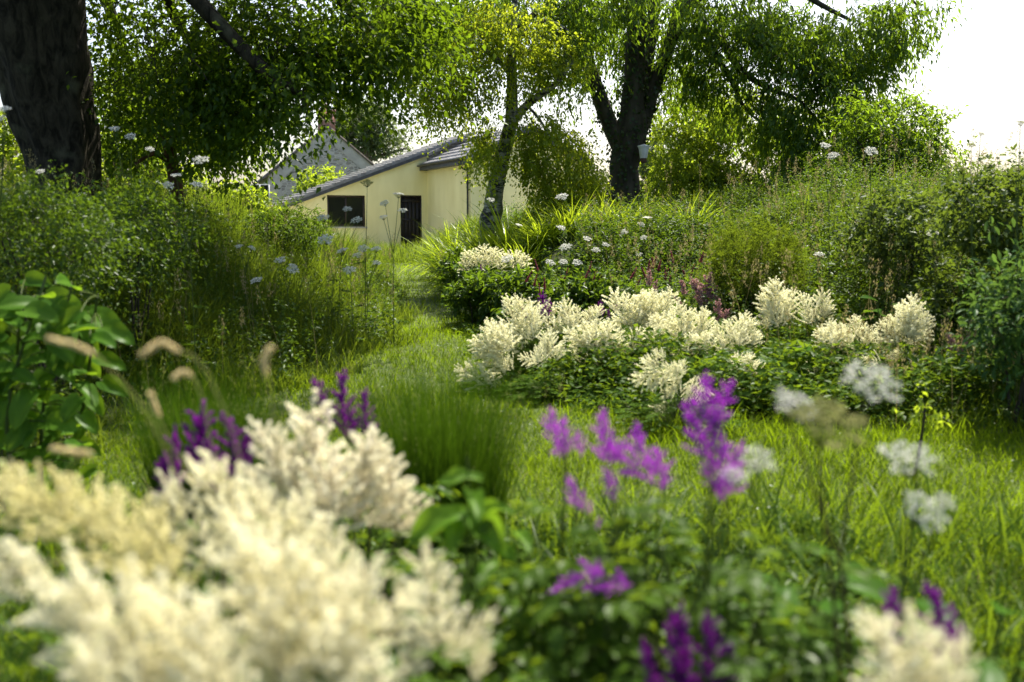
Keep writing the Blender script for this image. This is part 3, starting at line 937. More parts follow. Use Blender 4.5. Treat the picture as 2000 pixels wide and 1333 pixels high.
def open_gaps(pts):
    k = math.tan(R(SUN_EL)); h = (pts[:, 2] - 1.0) / k
    x = pts[:, 0] - h * math.sin(R(SUN_AZ)); y = pts[:, 1] - h * math.cos(R(SUN_AZ))
    lit = np.zeros(len(pts), bool)
    for a, b, c, d in SUNNY: lit |= ((x - a) / c) ** 2 + ((y - b) / d) ** 2 < 1
    e = (pts[:, 2] - CAM_Z) / pts[:, 1]                    # above .245 the photograph shows nothing of the crowns
    p = np.where(e > .245, .92, np.where((e > .10) & (y > 12) & (x > -2.4), np.where(x < -.75, .45, np.where(x < 1.7, .25, .2)), 0))
    return pts[~(lit & (rng.uniform(0, 1, len(pts)) < p))]


def tree(name, label, cat, trunks, blobs, leaf, bark, slen, nleaf, llen, lwid, droop, twig='twig', group=None, lumpy=.08, sides=14,
         bow=.12, hang=.4, thick=.011, spread=.10, extra=None, trunk_name='trunk', tmpl=LEAF4, tip=.006, keep=None, gap=None):
    """trunks: polylines of (px, py, depth, radius m); the first reaches down to the ground"""
    base = P(*trunks[0][0][:3]); base[2] = float(ground(base[0], base[1])) - .05
    root = empty(name, base, label, cat, group)
    tb = MB(); nodes = []; rad = []
    for i, tr in enumerate(trunks):
        q = PX(tr)
        if i == 0 and q[0, 2] > base[2] + .05:
            q = np.vstack((np.append(base, q[0, 3] * 1.25), q))
        q = spline(q, .22)
        tube(tb, q[:, :3] + rng.normal(0, .012, (len(q), 3)) * (q[:, 3:4] / .2).clip(.2, 1.2), np.maximum(q[:, 3], .008), sides if i == 0 else 10, .5, 0, lumpy, ph=i * 1.7)
        lo = 0 if i else int(len(q) * .35)
        nodes.extend(q[lo::2, :3]); rad.extend(q[lo::2, 3])
    tb.build(trunk_name, M[bark], root, smooth_shade=True)
    pts = blob_points(blobs)
    if gap is not None:
        a = pts * 2.6
        w = .5 + .17 * (np.sin(a[:, 0] + 2 * np.sin(.8 * a[:, 2])) + np.sin(1.3 * a[:, 2] + 1.7 * np.sin(.7 * a[:, 1] + a[:, 0] * .6)) + np.sin(1.1 * a[:, 1] + a[:, 2]))
        pts = pts[w < gap]
    pts = open_gaps(pts)
    bb = MB()
    dirs = grow(nodes, rad, pts, bb, bow=bow, thick=thick, tip=tip)
    bb.build('branches', M[twig], root)
    lb = MB()
    leaves(lb, pts, dirs, nleaf, slen, llen, lwid, droop, spread=spread, hang=hang, tmpl=tmpl)
    if extra: extra(lb, pts)
    lb.build('crown', M[leaf], root)
    return root


# the great tree at the left: its trunk leans out of the frame, its boughs hang into it
big = tree('broadleaf_tree', 'huge dark tree with a thick leaning trunk and hanging leafy boughs', 'tree',
     [[(130, 440, 12, .44), (127, 340, 12, .37), (110, 260, 12, .42), (90, 190, 12, .47), (72, 95, 12, .54), (58, -10, 12, .58), (40, -90, 12, .55), (10, -250, 12, .48), (30, -520, 12.3, .34), (80, -900, 12.5, .15)],
      [(50, -20, 12, .30), (170, -150, 11.6, .17), (310, -70, 11.3, .11), (430, 50, 11, .075), (520, 140, 10.9, .07), (598, 190, 10.9, .03)],
      [(60, -30, 12, .34), (170, -170, 12.6, .16), (300, -50, 13, .085), (360, 65, 13.2, .058), (420, 90, 13.2, .05), (455, 60, 13.1, .04), (500, 55, 13, .03)],
      [(52, -90, 12, .36), (280, -330, 12, .25), (520, -200, 12, .17), (640, -40, 11.8, .10), (720, 60, 11.8, .05)],
      [(45, -60, 12, .30), (140, -110, 13, .14), (215, 20, 13.8, .07), (260, 140, 14.2, .045), (330, 250, 14.4, .03)],
      [(30, -300, 12, .3), (200, -600, 12.6, .2), (480, -640, 13, .12), (760, -520, 13, .06)],
      [(20, -240, 12, .3), (-200, -420, 11.5, .2), (-500, -420, 11, .1)],
      [(20, -300, 12, .3), (400, -540, 11.6, .2), (800, -500, 11, .12), (1050, -450, 10.8, .05)],  # unseen bough above the frame, added to shade the middle lawn
      [(40, -160, 12, .3), (60, -420, 10.5, .2), (160, -560, 8.8, .12), (260, -560, 7.6, .05)]],  # unseen bough reaching over the camera, added for its shadow
     [(215, 40, 13, 60, 80, .9, 70), (225, 180, 13.6, 45, 70, .7, 36), (810, 60, 12.2, 90, 50, .6, 70), (330, 60, 13, 150, 130, 1.3, 210), (290, 200, 13.8, 110, 110, 1.0, 90), (500, 60, 12, 140, 130, 1.2, 220), (440, 160, 12.8, 120, 110, 1.0, 110),
      (580, 120, 11, 80, 80, .8, 120), (602, 195, 10.9, 30, 36, .4, 44), (530, 225, 11.4, 24, 30, .4, 22), (640, 90, 11.8, 100, 90, .8, 130),
      (720, 60, 11.8, 60, 80, .6, 90), (660, -20, 11.8, 120, 60, .9, 120), (450, 225, 12.4, 70, 40, .6, 50), (400, 120, 12, 230, 120, 1.0, 100),
      (420, -240, 12.5, 400, 140, 2.2, 360), (800, 20, 12.6, 70, 70, .7, 90), (760, 90, 12.4, 40, 40, .5, 34), (600, -480, 13, 420, 220, 2.0, 260), (-150, -300, 12, 320, 260, 2.2, 200), (220, -520, 9, 330, 160, 1.6, 170), (900, -450, 10.8, 340, 110, 1.4, 150)],  # the last two clusters leaf the added shading boughs
     'dark', 'bark', .62, 26, .085, .050, .7, spread=.20, lumpy=.20, sides=44, hang=.5, thick=.012, gap=.60, keep=lambda p: ~((p[:, 0] / p[:, 1] * FPX > -455) & (450 - (p[:, 2] - CAM_Z) / p[:, 1] * FPX > np.where(p[:, 0] / p[:, 1] * FPX > -400, np.where(p[:, 0] / p[:, 1] * FPX > -330, 105, 45), np.where(p[:, 0] / p[:, 1] * FPX > -425, 110, 150)))))

# small drooping tree with a reddish trunk beside it
tree('thorn_tree', 'small dark drooping tree with a thin reddish trunk behind the tall bank weeds', 'tree',
     [[(350, 470, 14, .12), (346, 400, 14, .10), (338, 330, 14, .085), (330, 285, 14, .075)],
      [(330, 285, 14, .06), (300, 230, 14, .045), (255, 215, 14, .03)], [(330, 288, 14, .06), (380, 215, 14, .045), (450, 230, 13.6, .03)],
      [(330, 288, 14, .06), (340, 200, 14.3, .04), (400, 150, 14.5, .025)], [(336, 320, 14, .05), (300, 300, 13.6, .03), (265, 320, 13.4, .02)]],
     [(400, 225, 14, 130, 55, .9, 100), (290, 240, 14.2, 90, 50, .8, 36), (430, 270, 14, 45, 40, .6, 26), (400, 260, 13.6, 80, 35, .6, 36), (240, 290, 14.2, 40, 70, .5, 26)],
     'dark', 'redbark', .45, 22, .085, .05, .8, bow=.22, hang=.7)

# ivy clad tree with three stems
def _ivy(root_pts):
    mb = MB()
    for tr, dens in root_pts:
        q = spline(PX(tr), .10)
        n = int(len(q) * dens)
        i = rng.integers(0, len(q), n)
        a = rng.uniform(0, 6.28, n)
        r = q[i, 3] * rng.uniform(1.0, 1.22, n) + rng.exponential(.022, n)
        o = np.stack((np.cos(a), np.sin(a), np.zeros(n)), -1)
        p = q[i, :3] + o * r[:, None] + rng.normal(0, .05, (n, 3)) * np.array((0, 0, 1))
        d = norm(np.stack((rng.normal(0, .6, n), rng.normal(0, .6, n), -np.ones(n)), -1) + .5 * o)
        inst(mb, LEAF4[0], LEAF4[1], p, frames(d, norm(o + .5 * rdir(n))), np.stack((rng.uniform(.05, .09, n),) * 2 + (np.full(n, .07),), -1), rng.uniform(0, 1, n))
    return mb


ivt = [[(1224, 430, 21, .36), (1222, 395, 21, .31), (1222, 330, 21, .30), (1228, 270, 21, .34), (1235, 205, 21, .24), (1240, 110, 21, .20), (1246, 0, 21, .18), (1250, -150, 21, .18), (1260, -420, 21, .09)],
       [(1222, 300, 21, .22), (1196, 255, 21, .17), (1176, 205, 21, .16), (1155, 145, 20.9, .145), (1140, 95, 20.8, .13), (1128, 30, 20.7, .12), (1100, -80, 20.5, .08)],
       [(1238, 275, 21, .22), (1262, 215, 21.2, .16), (1288, 140, 21.4, .14), (1312, 70, 21.6, .15), (1330, 10, 21.7, .13), (1350, -120, 22, .10), (1400, -300, 22, .06)],
       [(1236, 230, 21, .18), (1262, 120, 21.6, .15), (1278, 20, 22, .13), (1290, -120, 22, .1)]]
ivy_tree = tree('willowy_tree', 'tall ivy clad tree forking into three dark stems under a spreading crown', 'tree',
     ivt + [[(1310, 75, 21.6, .12), (1390, 65, 21, .09), (1450, 140, 20.6, .065), (1512, 178, 20.4, .05), (1560, 195, 20.2, .035), (1600, 240, 20, .02)],
            [(1325, 30, 21.7, .12), (1420, -40, 21, .09), (1540, -20, 20.4, .07), (1660, 40, 20, .03)],
            [(1380, 80, 21, .07), (1425, 150, 21, .05), (1450, 205, 21, .04), (1480, 235, 21, .02)],
            [(1130, 40, 20.7, .10), (1060, 20, 20.2, .07), (1000, 60, 19.6, .05), (900, 60, 19.2, .03)],
            [(1340, -60, 22, .1), (1520, -160, 21, .08), (1720, -60, 20, .05), (1790, 10, 19.6, .02)],
            [(1100, -80, 20.5, .08), (960, -140, 20, .06), (800, -60, 19.4, .03)]],
     [(1240, 60, 23.5, 60, 60, .6, 50), (1470, 40, 20.8, 150, 70, 1.2, 150), (1560, 90, 20.2, 150, 75, 1.2, 170), (1620, 150, 20, 110, 60, .9, 105), (1700, 60, 19.8, 110, 70, .9, 130), (1780, 15, 19.6, 60, 30, .5, 34),
      (1560, 225, 20.2, 80, 65, .7, 95), (1660, 215, 20, 70, 55, .6, 60), (1610, 290, 20, 70, 55, .5, 70), (1560, 330, 20, 60, 40, .5, 40), (1690, 270, 20, 50, 50, .5, 40), (1480, 210, 20.6, 60, 50, .5, 40), (1380, 70, 21, 90, 80, 1.0, 100), (1420, 150, 21, 60, 60, .6, 44),
      (1170, 20, 22.0, 110, 60, .7, 80), (1160, -5, 19.8, 110, 40, .7, 60), (1090, 80, 19.8, 80, 80, .8, 90), (1050, 0, 19.8, 180, 60, 1.0, 190), (900, 30, 19.4, 140, 70, .9, 130), (1290, -10, 20, 90, 30, .7, 40),
      (1000, 20, 22.6, 180, 70, .9, 110), (1190, 90, 23, 80, 100, .8, 70), (870, 60, 22.2, 100, 65, .7, 90), (1320, 110, 23.2, 60, 70, .7, 60), (1090, 120, 22.5, 70, 60, .7, 30), (780, 50, 21.5, 80, 50, .7, 70), (820, 70, 19.4, 80, 55, .6, 56), (760, 10, 19.4, 80, 50, .6, 56), (1350, 130, 21, 30, 60, .4, 22),
      (1300, -260, 21, 460, 180, 2.4, 260), (1500, -150, 21, 280, 120, 1.8, 160), (950, -140, 20, 260, 80, 1.4, 110)],
     'ash', 'bark2', .62, 26, .14, .042, .75, hang=.9, spread=.12, bow=.16, lumpy=.10, sides=18)
iv = _ivy([(ivt[0][:7], 30), (ivt[1], 20), (ivt[2], 20), (ivt[3], 14)])
iv.build('ivy', M['ivy'], ivy_tree)

# leaning birch in front of the house, its thin twigs weeping
bt = [[(962, 430, 19, .21), (966, 395, 19, .175), (974, 340, 19, .15), (986, 290, 19, .135), (997, 240, 19, .125), (1000, 180, 19, .105), (998, 110, 19, .085), (1004, 30, 19, .06), (1010, -120, 19, .03)],
      [(997, 245, 19, .09), (1020, 215, 19, .08), (1050, 190, 18.9, .065), (1085, 165, 18.8, .05), (1120, 120, 18.8, .03)],
      [(1030, 208, 19, .03), (1055, 235, 18.7, .022), (1090, 300, 18.6, .012)],
      [(1000, 150, 19, .05), (950, 100, 18.6, .035), (880, 110, 18.4, .025), (830, 160, 18.2, .012)],
      [(1000, 90, 19, .05), (1060, 40, 19, .03), (1110, 60, 19, .015)]]
_wx = []
for (px, y0, y1, n) in ((1032, 215, 330, 5), (1050, 215, 395, 9), (1070, 225, 420, 10), (1092, 235, 420, 10), (1115, 250, 420, 9), (1138, 285, 420, 8), (1160, 310, 425, 5), (960, 235, 330, 6), (944, 245, 310, 4), (850, 130, 225, 5), (880, 150, 240, 5), (905, 140, 230, 4), (830, 150, 215, 4), (1010, 190, 300, 3)):
    for _ in range(n * 5):
        t = rng.uniform(0, 1)
        _wx.append((px + rng.normal(0, 10), y0 + (y1 - y0) * t, 18.7 + rng.normal(0, .3), 12, 14, .15, 2))
tree('birch_tree', 'leaning birch with pale flaking bark and weeping bright leaves before the house', 'tree', bt,
     [(990, 50, 18.3, 110, 60, .5, 150), (1000, 110, 18.9, 150, 80, .9, 260), (900, 110, 18.6, 100, 60, .7, 110), (1080, 110, 18.9, 90, 70, .7, 120), (860, 185, 18.4, 55, 40, .5, 40), (1085, 290, 18.7, 70, 90, .5, 40), (740, 100, 18.6, 60, 40, .4, 22), (850, 150, 18.6, 80, 45, .6, 90), (945, 55, 18.8, 90, 60, .6, 110), (960, 160, 18.6, 70, 50, .5, 60)] + _wx,
     'birch', 'birchbark', .38, 24, .062, .042, 1.2, hang=.8, spread=.12, bow=.10, sides=12, lumpy=.07, thick=.007, tip=.004)

# a wisp of the crown that hangs in front of the sky over the roofs
tree('beech_tree', 'pale round airy tree standing behind the two houses', 'tree',
     [[(722, 420, 80, .4), (720, 340, 80, .36), (716, 310, 80, .3)], [(716, 310, 80, .2), (680, 270, 80, .14), (655, 235, 80, .07)], [(716, 310, 80, .22), (712, 260, 80, .16), (705, 212, 80, .07)],
      [(716, 310, 80, .2), (745, 270, 80, .14), (775, 235, 80, .07)], [(716, 315, 80, .2), (760, 300, 80, .12), (795, 290, 80, .06)], [(716, 315, 80, .2), (675, 300, 80, .12), (650, 290, 80, .06)]],
     [(705, 245, 80, 78, 48, 3, 300), (745, 275, 80, 55, 36, 2, 120), (680, 255, 80, 55, 45, 2, 120), (720, 215, 80, 45, 22, 2, 70)],
     'far', 'fartwig', 1.1, 15, .26, .20, .2, twig='fartwig', thick=.016, tip=.02)

# trees and bushes beyond the right bank
tree('hazel_tree', 'bright yellow green bushy tree glowing beside the ivy clad trunk', 'tree',
     [[(1400, 440, 25, .12), (1398, 400, 25, .1), (1400, 350, 25, .08)], [(1400, 350, 25, .05), (1350, 300, 25, .03)], [(1400, 350, 25, .05), (1440, 320, 25, .03)], [(1400, 360, 25, .05), (1480, 350, 25, .03)], [(1400, 360, 25, .05), (1320, 350, 25, .03)]],
     [(1370, 340, 25, 80, 60, .9, 170), (1440, 370, 25, 90, 55, .9, 150), (1330, 260, 25, 60, 45, .6, 70), (1400, 270, 25, 60, 40, .6, 60), (1510, 380, 25, 70, 45, .6, 80), (1300, 400, 25, 60, 30, .6, 60), (1480, 300, 25, 60, 45, .6, 60), (1540, 330, 25, 90, 50, .8, 90), (1340, 210, 25.5, 70, 50, .6, 60), (1430, 215, 25.5, 90, 55, .7, 100), (1540, 260, 25.5, 90, 60, .7, 90), (1660, 250, 25.5, 70, 60, .7, 70), (1290, 330, 25, 50, 70, .6, 60), (1600, 390, 25, 90, 40, .7, 80), (1520, 250, 25, 60, 40, .6, 40)],
     'yel', 'twig', .6, 22, .12, .055, .7, hang=.7)
tree('ash_sapling', 'round topped loose green tree against the white sky above the right bank', 'tree',
     [[(1745, 440, 17, .06), (1748, 380, 17, .05), (1750, 300, 17, .035), (1745, 230, 17, .02)], [(1748, 380, 17, .03), (1800, 310, 17, .02), (1830, 270, 17, .012)], [(1748, 370, 17, .03), (1700, 310, 17, .02), (1670, 270, 17, .012)]],
     [(1760, 255, 17, 90, 65, .7, 170), (1805, 310, 17, 66, 65, .6, 120), (1710, 300, 17, 80, 70, .6, 120), (1700, 380, 17, 90, 40, .6, 80), (1790, 385, 17, 60, 30, .5, 40), (1660, 340, 17.4, 80, 60, .6, 90), (1850, 370, 17, 50, 35, .5, 36), (1690, 225, 17.3, 50, 40, .5, 40), (1600, 380, 17.6, 70, 36, .6, 50)],
     'ash', 'twig', .45, 18, .10, .04, .5, hang=.5)
tree('sycamore_tree', 'dark rounded tree far behind the bright bush to the right of the ivy trunk', 'tree',
     [[(1320, 440, 48, .3), (1320, 380, 48, .25), (1318, 330, 48, .2)]],
     [(1315, 330, 48, 80, 75, 2.2, 260), (1385, 370, 48, 60, 50, 1.8, 110), (1390, 240, 48, 50, 40, 1.6, 90)], 'farblue', 'fartwig', .9, 16, .24, .18, .3, thick=.014)
tree('elder_bush', 'leafy lime green bush glowing behind the leaning trunk of the huge tree', 'bush',
     [[(250, 470, 20, .08), (250, 420, 20, .07), (248, 370, 20, .05)], [(250, 400, 20, .05), (190, 330, 20, .03)], [(250, 400, 20, .05), (310, 340, 20, .03)]],
     [(240, 330, 20, 80, 70, .9, 190), (320, 370, 20, 80, 60, .8, 150), (430, 400, 20, 90, 45, .8, 130), (180, 390, 20, 60, 60, .7, 60), (480, 425, 20, 50, 24, .5, 44), (60, 330, 20, 70, 70, .8, 120), (20, 260, 20, 60, 60, .8, 70)],
     'yel', 'twig', .5, 20, .11, .07, .4)
tree('lime_tree', 'pale green tree seen in gaps behind the crown of the huge tree', 'tree',
     [[(330, 440, 34, .25), (330, 330, 34, .22), (335, 220, 34, .16)], [(332, 300, 34, .12), (240, 180, 34, .06)], [(332, 300, 34, .12), (430, 200, 34, .06)]],
     [(260, 200, 34, 90, 110, 2, 110), (370, 215, 34, 80, 80, 1.8, 80)], 'yel', 'twig', .8, 18, .18, .13, .4)
for (nm, lb, px, D, w, h0, lf) in (('hawthorn_bush', 'dark hawthorn bush closing the gap right of the yellow house', 1160, 30, 90, 330, 'scrub'),
                                   ('laurel_bush', 'low dark bush at the foot of the ivy clad trunk', 1300, 19.5, 110, 405, 'scrub'),
                                   ('willow_bush', 'thin grey green bush on the skyline of the right bank', 1600, 19, 110, 320, 'ash')):
    tree(nm, lb, 'bush', [[(px, 450, D, .06), (px, 420, D, .05), (px + 3, h0 + 40, D, .03)]],
         [(px, (h0 + 450) / 2, D, w, (450 - h0) / 2, .9, 190), (px + 20, h0 + 40, D, w * .6, 40, .7, 70)], lf, 'twig', .45, 20, .09, .05, .4)

# hedgerow on the skyline far away
mb = MB()
n = 2600
x = rng.uniform(-85, 85, n); h = rng.uniform(0, 1, n)
p = np.stack((x, 88 + rng.normal(0, 2, n), 1.2 + h * (2.2 + 1.6 * wob(x, x * 0, .12))), -1)
leaves(mb, p, rdir(n), 14, 1.2, .42, .30, .3)
tag(mb.build('far_hedge', M['far']), 'distant hedgerow on the skyline behind the garden', 'hedge', kind='stuff')

# white pot hung on the ivy clad trunk
fp = P(1257, 300, 20.55)
pot = empty('hanging_pot', fp, 'small white plastic pot hung on the ivy clad trunk', 'pot')
mb = MB()
q = fp
tube(mb, [q + (0, 0, -.10), q + (0, 0, -.09), q + (0, 0, .06), q + (0, 0, .10), q + (0, 0, .125)], [.068, .075, .098, .105, .115], 20)
mb.build('bowl', M['whiteplastic'], pot, smooth_shade=True)
mb = MB()
tube(mb, [q + (0, 0, .125), q + (0, 0, .150)], [.125, .125], 20)
mb.build('rim', M['whiteplastic'], pot)
mb = MB()
tube(mb, [q + (0, 0, -.19), q + (0, 0, -.15), q + (0, 0, -.10)], [.05, .066, .060], 16)
mb.build('seed_tray', M['redbark'], pot)
mb = MB()
tube(mb, curve3(q + (-.11, .0, .14), q + (-.06, .08, .36), q + (-.14, .22, .34), 8), .006, 5)
mb.build('hook', M['gutter'], pot)

# ------------------------------------------------------------------ flower and leaf shapes shared by the plants
def plume_mesh(name, mats, H=.30, W=.085, nside=44, dens=420, fl=.0075, fr=.011, seed=0, asc=(.55, 1.15), open_=1.0, droop=0.0):
    """an astilbe panicle: an axis set with tapering side spikes, each furred with small florets; built along +Z"""
    g = np.random.default_rng(seed)
    mb = MB()
    ax = lambda s: np.array((.03 * s * s * H / .3 + droop * s ** 2 * H, .012 * math.sin(3 * s), s * H))
    tube(mb, [ax(s) for s in np.linspace(0, .97, 8)], np.linspace(.0026, .001, 8), 5, .5, 1)
    segs = []
    for i in range(nside):
        s = (i + g.uniform(0, .8)) / nside * .93
        L = W * ((1 - s) ** .65) * g.uniform(.6, 1.2) + .028
        a = i * 2.4 + g.uniform(-.4, .4)
        el = g.uniform(*asc)
        d = np.array((math.cos(a) * math.cos(el * .8), math.sin(a) * math.cos(el * .8), math.sin(el * .8)))
        p0 = ax(s); p1 = p0 + d * L * .6; p2 = p0 + d * L + np.array((0, 0, L * .22 * open_))
        segs.append((p0, p1, p2, L, fr * (.8 + .35 * (1 - s)) * g.uniform(.8, 1.15)))
    segs.append((ax(.55), ax(.8), ax(1.12), H * .5, fr * 1.05))
    P_ = []; T_ = []; S_ = []
    for (p0, p1, p2, L, r) in segs:
        c = curve3(p0, p1, p2, 5)
        tube(mb, c, np.linspace(.0013, .0006, 5), 3, .5, 1, cap=False)
        n = max(6, int(L * dens * 1.5))
        t = g.uniform(.12, 1, n)
        q = (1 - t)[:, None] ** 2 * p0 + 2 * (t * (1 - t))[:, None] * p1 + (t ** 2)[:, None] * p2
        rad = r * (1.03 - t) ** 1.1
        v = norm(g.normal(size=(n, 3)))
        P_.append(q + v * (rad * np.where(g.uniform(0, 1, n) < .16, g.uniform(1, 1.7, n), g.uniform(.3, 1, n)))[:, None]); T_.append(np.clip(.25 + .6 * t + g.normal(0, .2, n), 0, 1)); S_.append(fl * g.uniform(.6, 1.25, n))
    P_ = np.concatenate(P_); T_ = np.concatenate(T_); S_ = np.concatenate(S_)
    n = len(P_)
    inst(mb, LEAF4[0], LEAF4[1], P_, frames(norm(g.normal(size=(n, 3))), norm(g.normal(size=(n, 3)))), S_ * 1.35, T_, 0)
    return mb.mesh(name, mats)


def spike_mesh(name, mats, H=.10, r=.007, n=240, fl=.006, seed=0):
    g = np.random.default_rng(seed); mb = MB()
    tube(mb, [(0, 0, 0), (.002, 0, H * .5), (0, .003, H)], [.0015, .0012, .0008], 4, .5, 1)
    t = g.uniform(0, 1, n); a = g.uniform(0, 6.28, n); rr = r * (1.05 - t * .8) * g.uniform(.5, 1, n)
    p = np.stack((np.cos(a) * rr, np.sin(a) * rr, t * H), -1)
    inst(mb, TETRA[0], TETRA[1], p, frames(norm(g.normal(size=(n, 3))), norm(g.normal(size=(n, 3)))), fl * g.uniform(.6, 1.2, n), g.uniform(0, 1, n), 0)
    return mb.mesh(name, mats)


def umbel_mesh(name, mats, seed=0, rays=20, florets=20, dome=.16, stem=.75):
    """a flat umbel one unit in radius, its rays meeting at the origin"""
    g = np.random.default_rng(seed); mb = MB()
    for i in range(rays):
        rr = math.sqrt((i + .5) / rays) * .92; a = i * 2.4 + g.uniform(-.2, .2)
        e = np.array((math.cos(a) * rr, math.sin(a) * rr, stem + dome * (1 - rr * rr) + g.uniform(-.05, .05)))
        tube(mb, curve3((0, 0, 0), (e[0] * .55, e[1] * .55, e[2] * .55 - .05), e, 4), .016, 3, .5, 1, cap=False)
        k = florets; b = rdir(k) * (g.uniform(.2, 1, k) ** .5)[:, None] * np.array((.20, .20, .07)) + e + np.array((0, 0, .03))
        inst(mb, LEAF4[0], LEAF4[1], b, frames(norm(g.normal(size=(k, 3)) * (1, 1, .3)), norm(g.normal(size=(k, 3)) * .5 + (0, 0, 1))), g.uniform(.07, .12, k), g.uniform(0, 1, k), 0)
        inst(mb, TETRA[0], TETRA[1], b, frames(norm(g.normal(size=(k, 3))), norm(g.normal(size=(k, 3)))), g.uniform(.05, .085, k), g.uniform(0, 1, k), 0)
    return mb.mesh(name, mats)


def clump_mesh(name, mats, seed, n=120, leaflet=.058, rad=.6, h0=.12):
    """a mound of compound leaves, one unit high"""
    g = np.random.default_rng(seed); mb = MB()
    for i in range(n):
        a = i * 2.4 + g.uniform(-.3, .3); s = g.uniform(.15, 1) ** .6
        top = np.array((math.cos(a) * rad * s, math.sin(a) * rad * s, h0 + (1 - h0) * math.sqrt(max(0, 1 - s * s * .85)) * g.uniform(.25, 1.05)))
        out = norm(np.array((math.cos(a), math.sin(a), g.uniform(-.35, .3))))
        tube(mb, curve3((math.cos(a) * .04, math.sin(a) * .04, 0), top * (.35, .35, .8), top, 5), [.007, .006, .005, .005, .004], 3, .4, 1, cap=False)
        rl = leaflet * g.uniform(2.2, 3.2)
        side = norm(np.cross(out, (0, 0, 1.)))
        pos = []; dr = []
        for j in range(4):
            q = top + out * rl * j / 4 + np.array((0, 0, -.06 * (j / 4) ** 2 * rl / .3))
            for sgn in (-1, 1):
                pos.append(q); dr.append(norm(out * .5 + side * sgn + g.normal(0, .15, 3)))
        pos.append(top + out * rl); dr.append(norm(out + g.normal(0, .1, 3) + np.array((0, 0, -.2))))
        pos = np.array(pos); dr = np.array(dr); k = len(pos)
        L = leaflet * g.uniform(.8, 1.3, k)
        inst(mb, OVAL[0], OVAL[1], pos, frames(dr, norm(np.array((0, 0, 1.)) + g.normal(0, .25, (k, 3)))), L, np.clip(g.uniform(.2, .8) + g.normal(0, .15, k), 0, 1), 0)
    return mb.mesh(name, mats)


def strap_mesh(name, mats, seed, n=120, L=1.0, w=.030, lean=.9):
    g = np.random.default_rng(seed); mb = MB()
    a = g.uniform(0, 6.28, n)
    base = np.stack((np.cos(a) * .1 * g.uniform(0, 1, n), np.sin(a) * .1 * g.uniform(0, 1, n), np.zeros(n)), -1)
    blades(mb, base, L * g.uniform(.65, 1.15, n), w * g.uniform(.7, 1.2, n), a, g.uniform(.02, lean, n), g.uniform(.7, 2.1, n), g.uniform(0, 1, n), 6)
    return mb.mesh(name, mats)


WAVY = leaf_grid(lambda s: .46 * math.sin(math.pi * min(1, s * .96 + .04)) ** .9, 10, .30, .18, .06)
FM = [M['cream'], M['stem']]
CREAM = [plume_mesh('cream_plume', FM, seed=i, nside=24 + 3 * i, W=.105, fr=.0145, dens=760, fl=.0060, asc=(.45, 1.1)) for i in range(3)]
BUFF = [plume_mesh('buff_plume', [M['buff'], M['stem']], seed=7 + i, nside=24 + 3 * i, W=.105, fr=.0145, dens=700, fl=.0060, asc=(.45, 1.1)) for i in range(2)]
IVORY = [plume_mesh('ivory_plume', [M['ivory'], M['brownstem']], seed=5 + i, nside=34, W=.105, fr=.0100, dens=820, fl=.0058, asc=(.4, 1.05)) for i in range(2)]
BEDC = [plume_mesh('bed_plume', [M['palecream'], M['stem']], seed=11 + i, nside=28, W=.15, fr=.0100, dens=460, fl=.0078, open_=1.1, asc=(.3, 1.0)) for i in range(3)]
PLUM = [plume_mesh('plum_plume', [M['plum'], M['brownstem']], seed=21 + i, nside=20, W=.055, fr=.0092, dens=820, fl=.0065, asc=(.8, 1.35)) for i in range(2)]
MAUVE = [plume_mesh('mauve_plume', [M['mauve'], M['stem']], seed=31 + i, nside=14, W=.095, fr=.0125, dens=1000, fl=.0068, asc=(.5, 1.25)) for i in range(3)]
PINK = [plume_mesh('pink_plume', [M['pink'], M['brownstem']], seed=41 + i, nside=26, W=.05, fr=.011, dens=330, fl=.010, asc=(.9, 1.4)) for i in range(2)]
RED = [spike_mesh('crimson_spike', [M['red'], M['brownstem']], H=.14, r=.013, seed=51 + i, fl=.010) for i in range(2)]
UMB = [umbel_mesh('umbel', [M['white'], M['stem']], seed=61 + i) for i in range(3)]
UMBN = [umbel_mesh('open_umbel', [M['white'], M['stem']], seed=65 + i, rays=17, florets=11) for i in range(2)]
UMBG = umbel_mesh('green_umbel', [M['olive'], M['stem']], seed=71)
ACL = [clump_mesh('astilbe_foliage', [M['ast'], M['stem']], 81 + i) for i in range(3)]
RCL = clump_mesh('broad_foliage', [M['weed'], M['stem']], 91, n=46, leaflet=.13, rad=.55)
STR = [strap_mesh('strap_leaves', [M['strap']], 95 + i) for i in range(3)]


def bent_stem(name, parent, a, b, r, mat, sag=.12, sides=6):
    mb = MB()
    a = np.asarray(a); b = np.asarray(b)
    c = np.array((a[0] * .5 + b[0] * .5, a[1] * .5 + b[1] * .5, a[2] * .3 + b[2] * .7)) * 1.0
    c[:2] = a[:2] * (.5 + sag) + b[:2] * (.5 - sag)
    tube(mb, curve3(a, c, b, 9), np.linspace(r, r * .6, 9), sides)
    return mb.build(name, M[mat], parent)


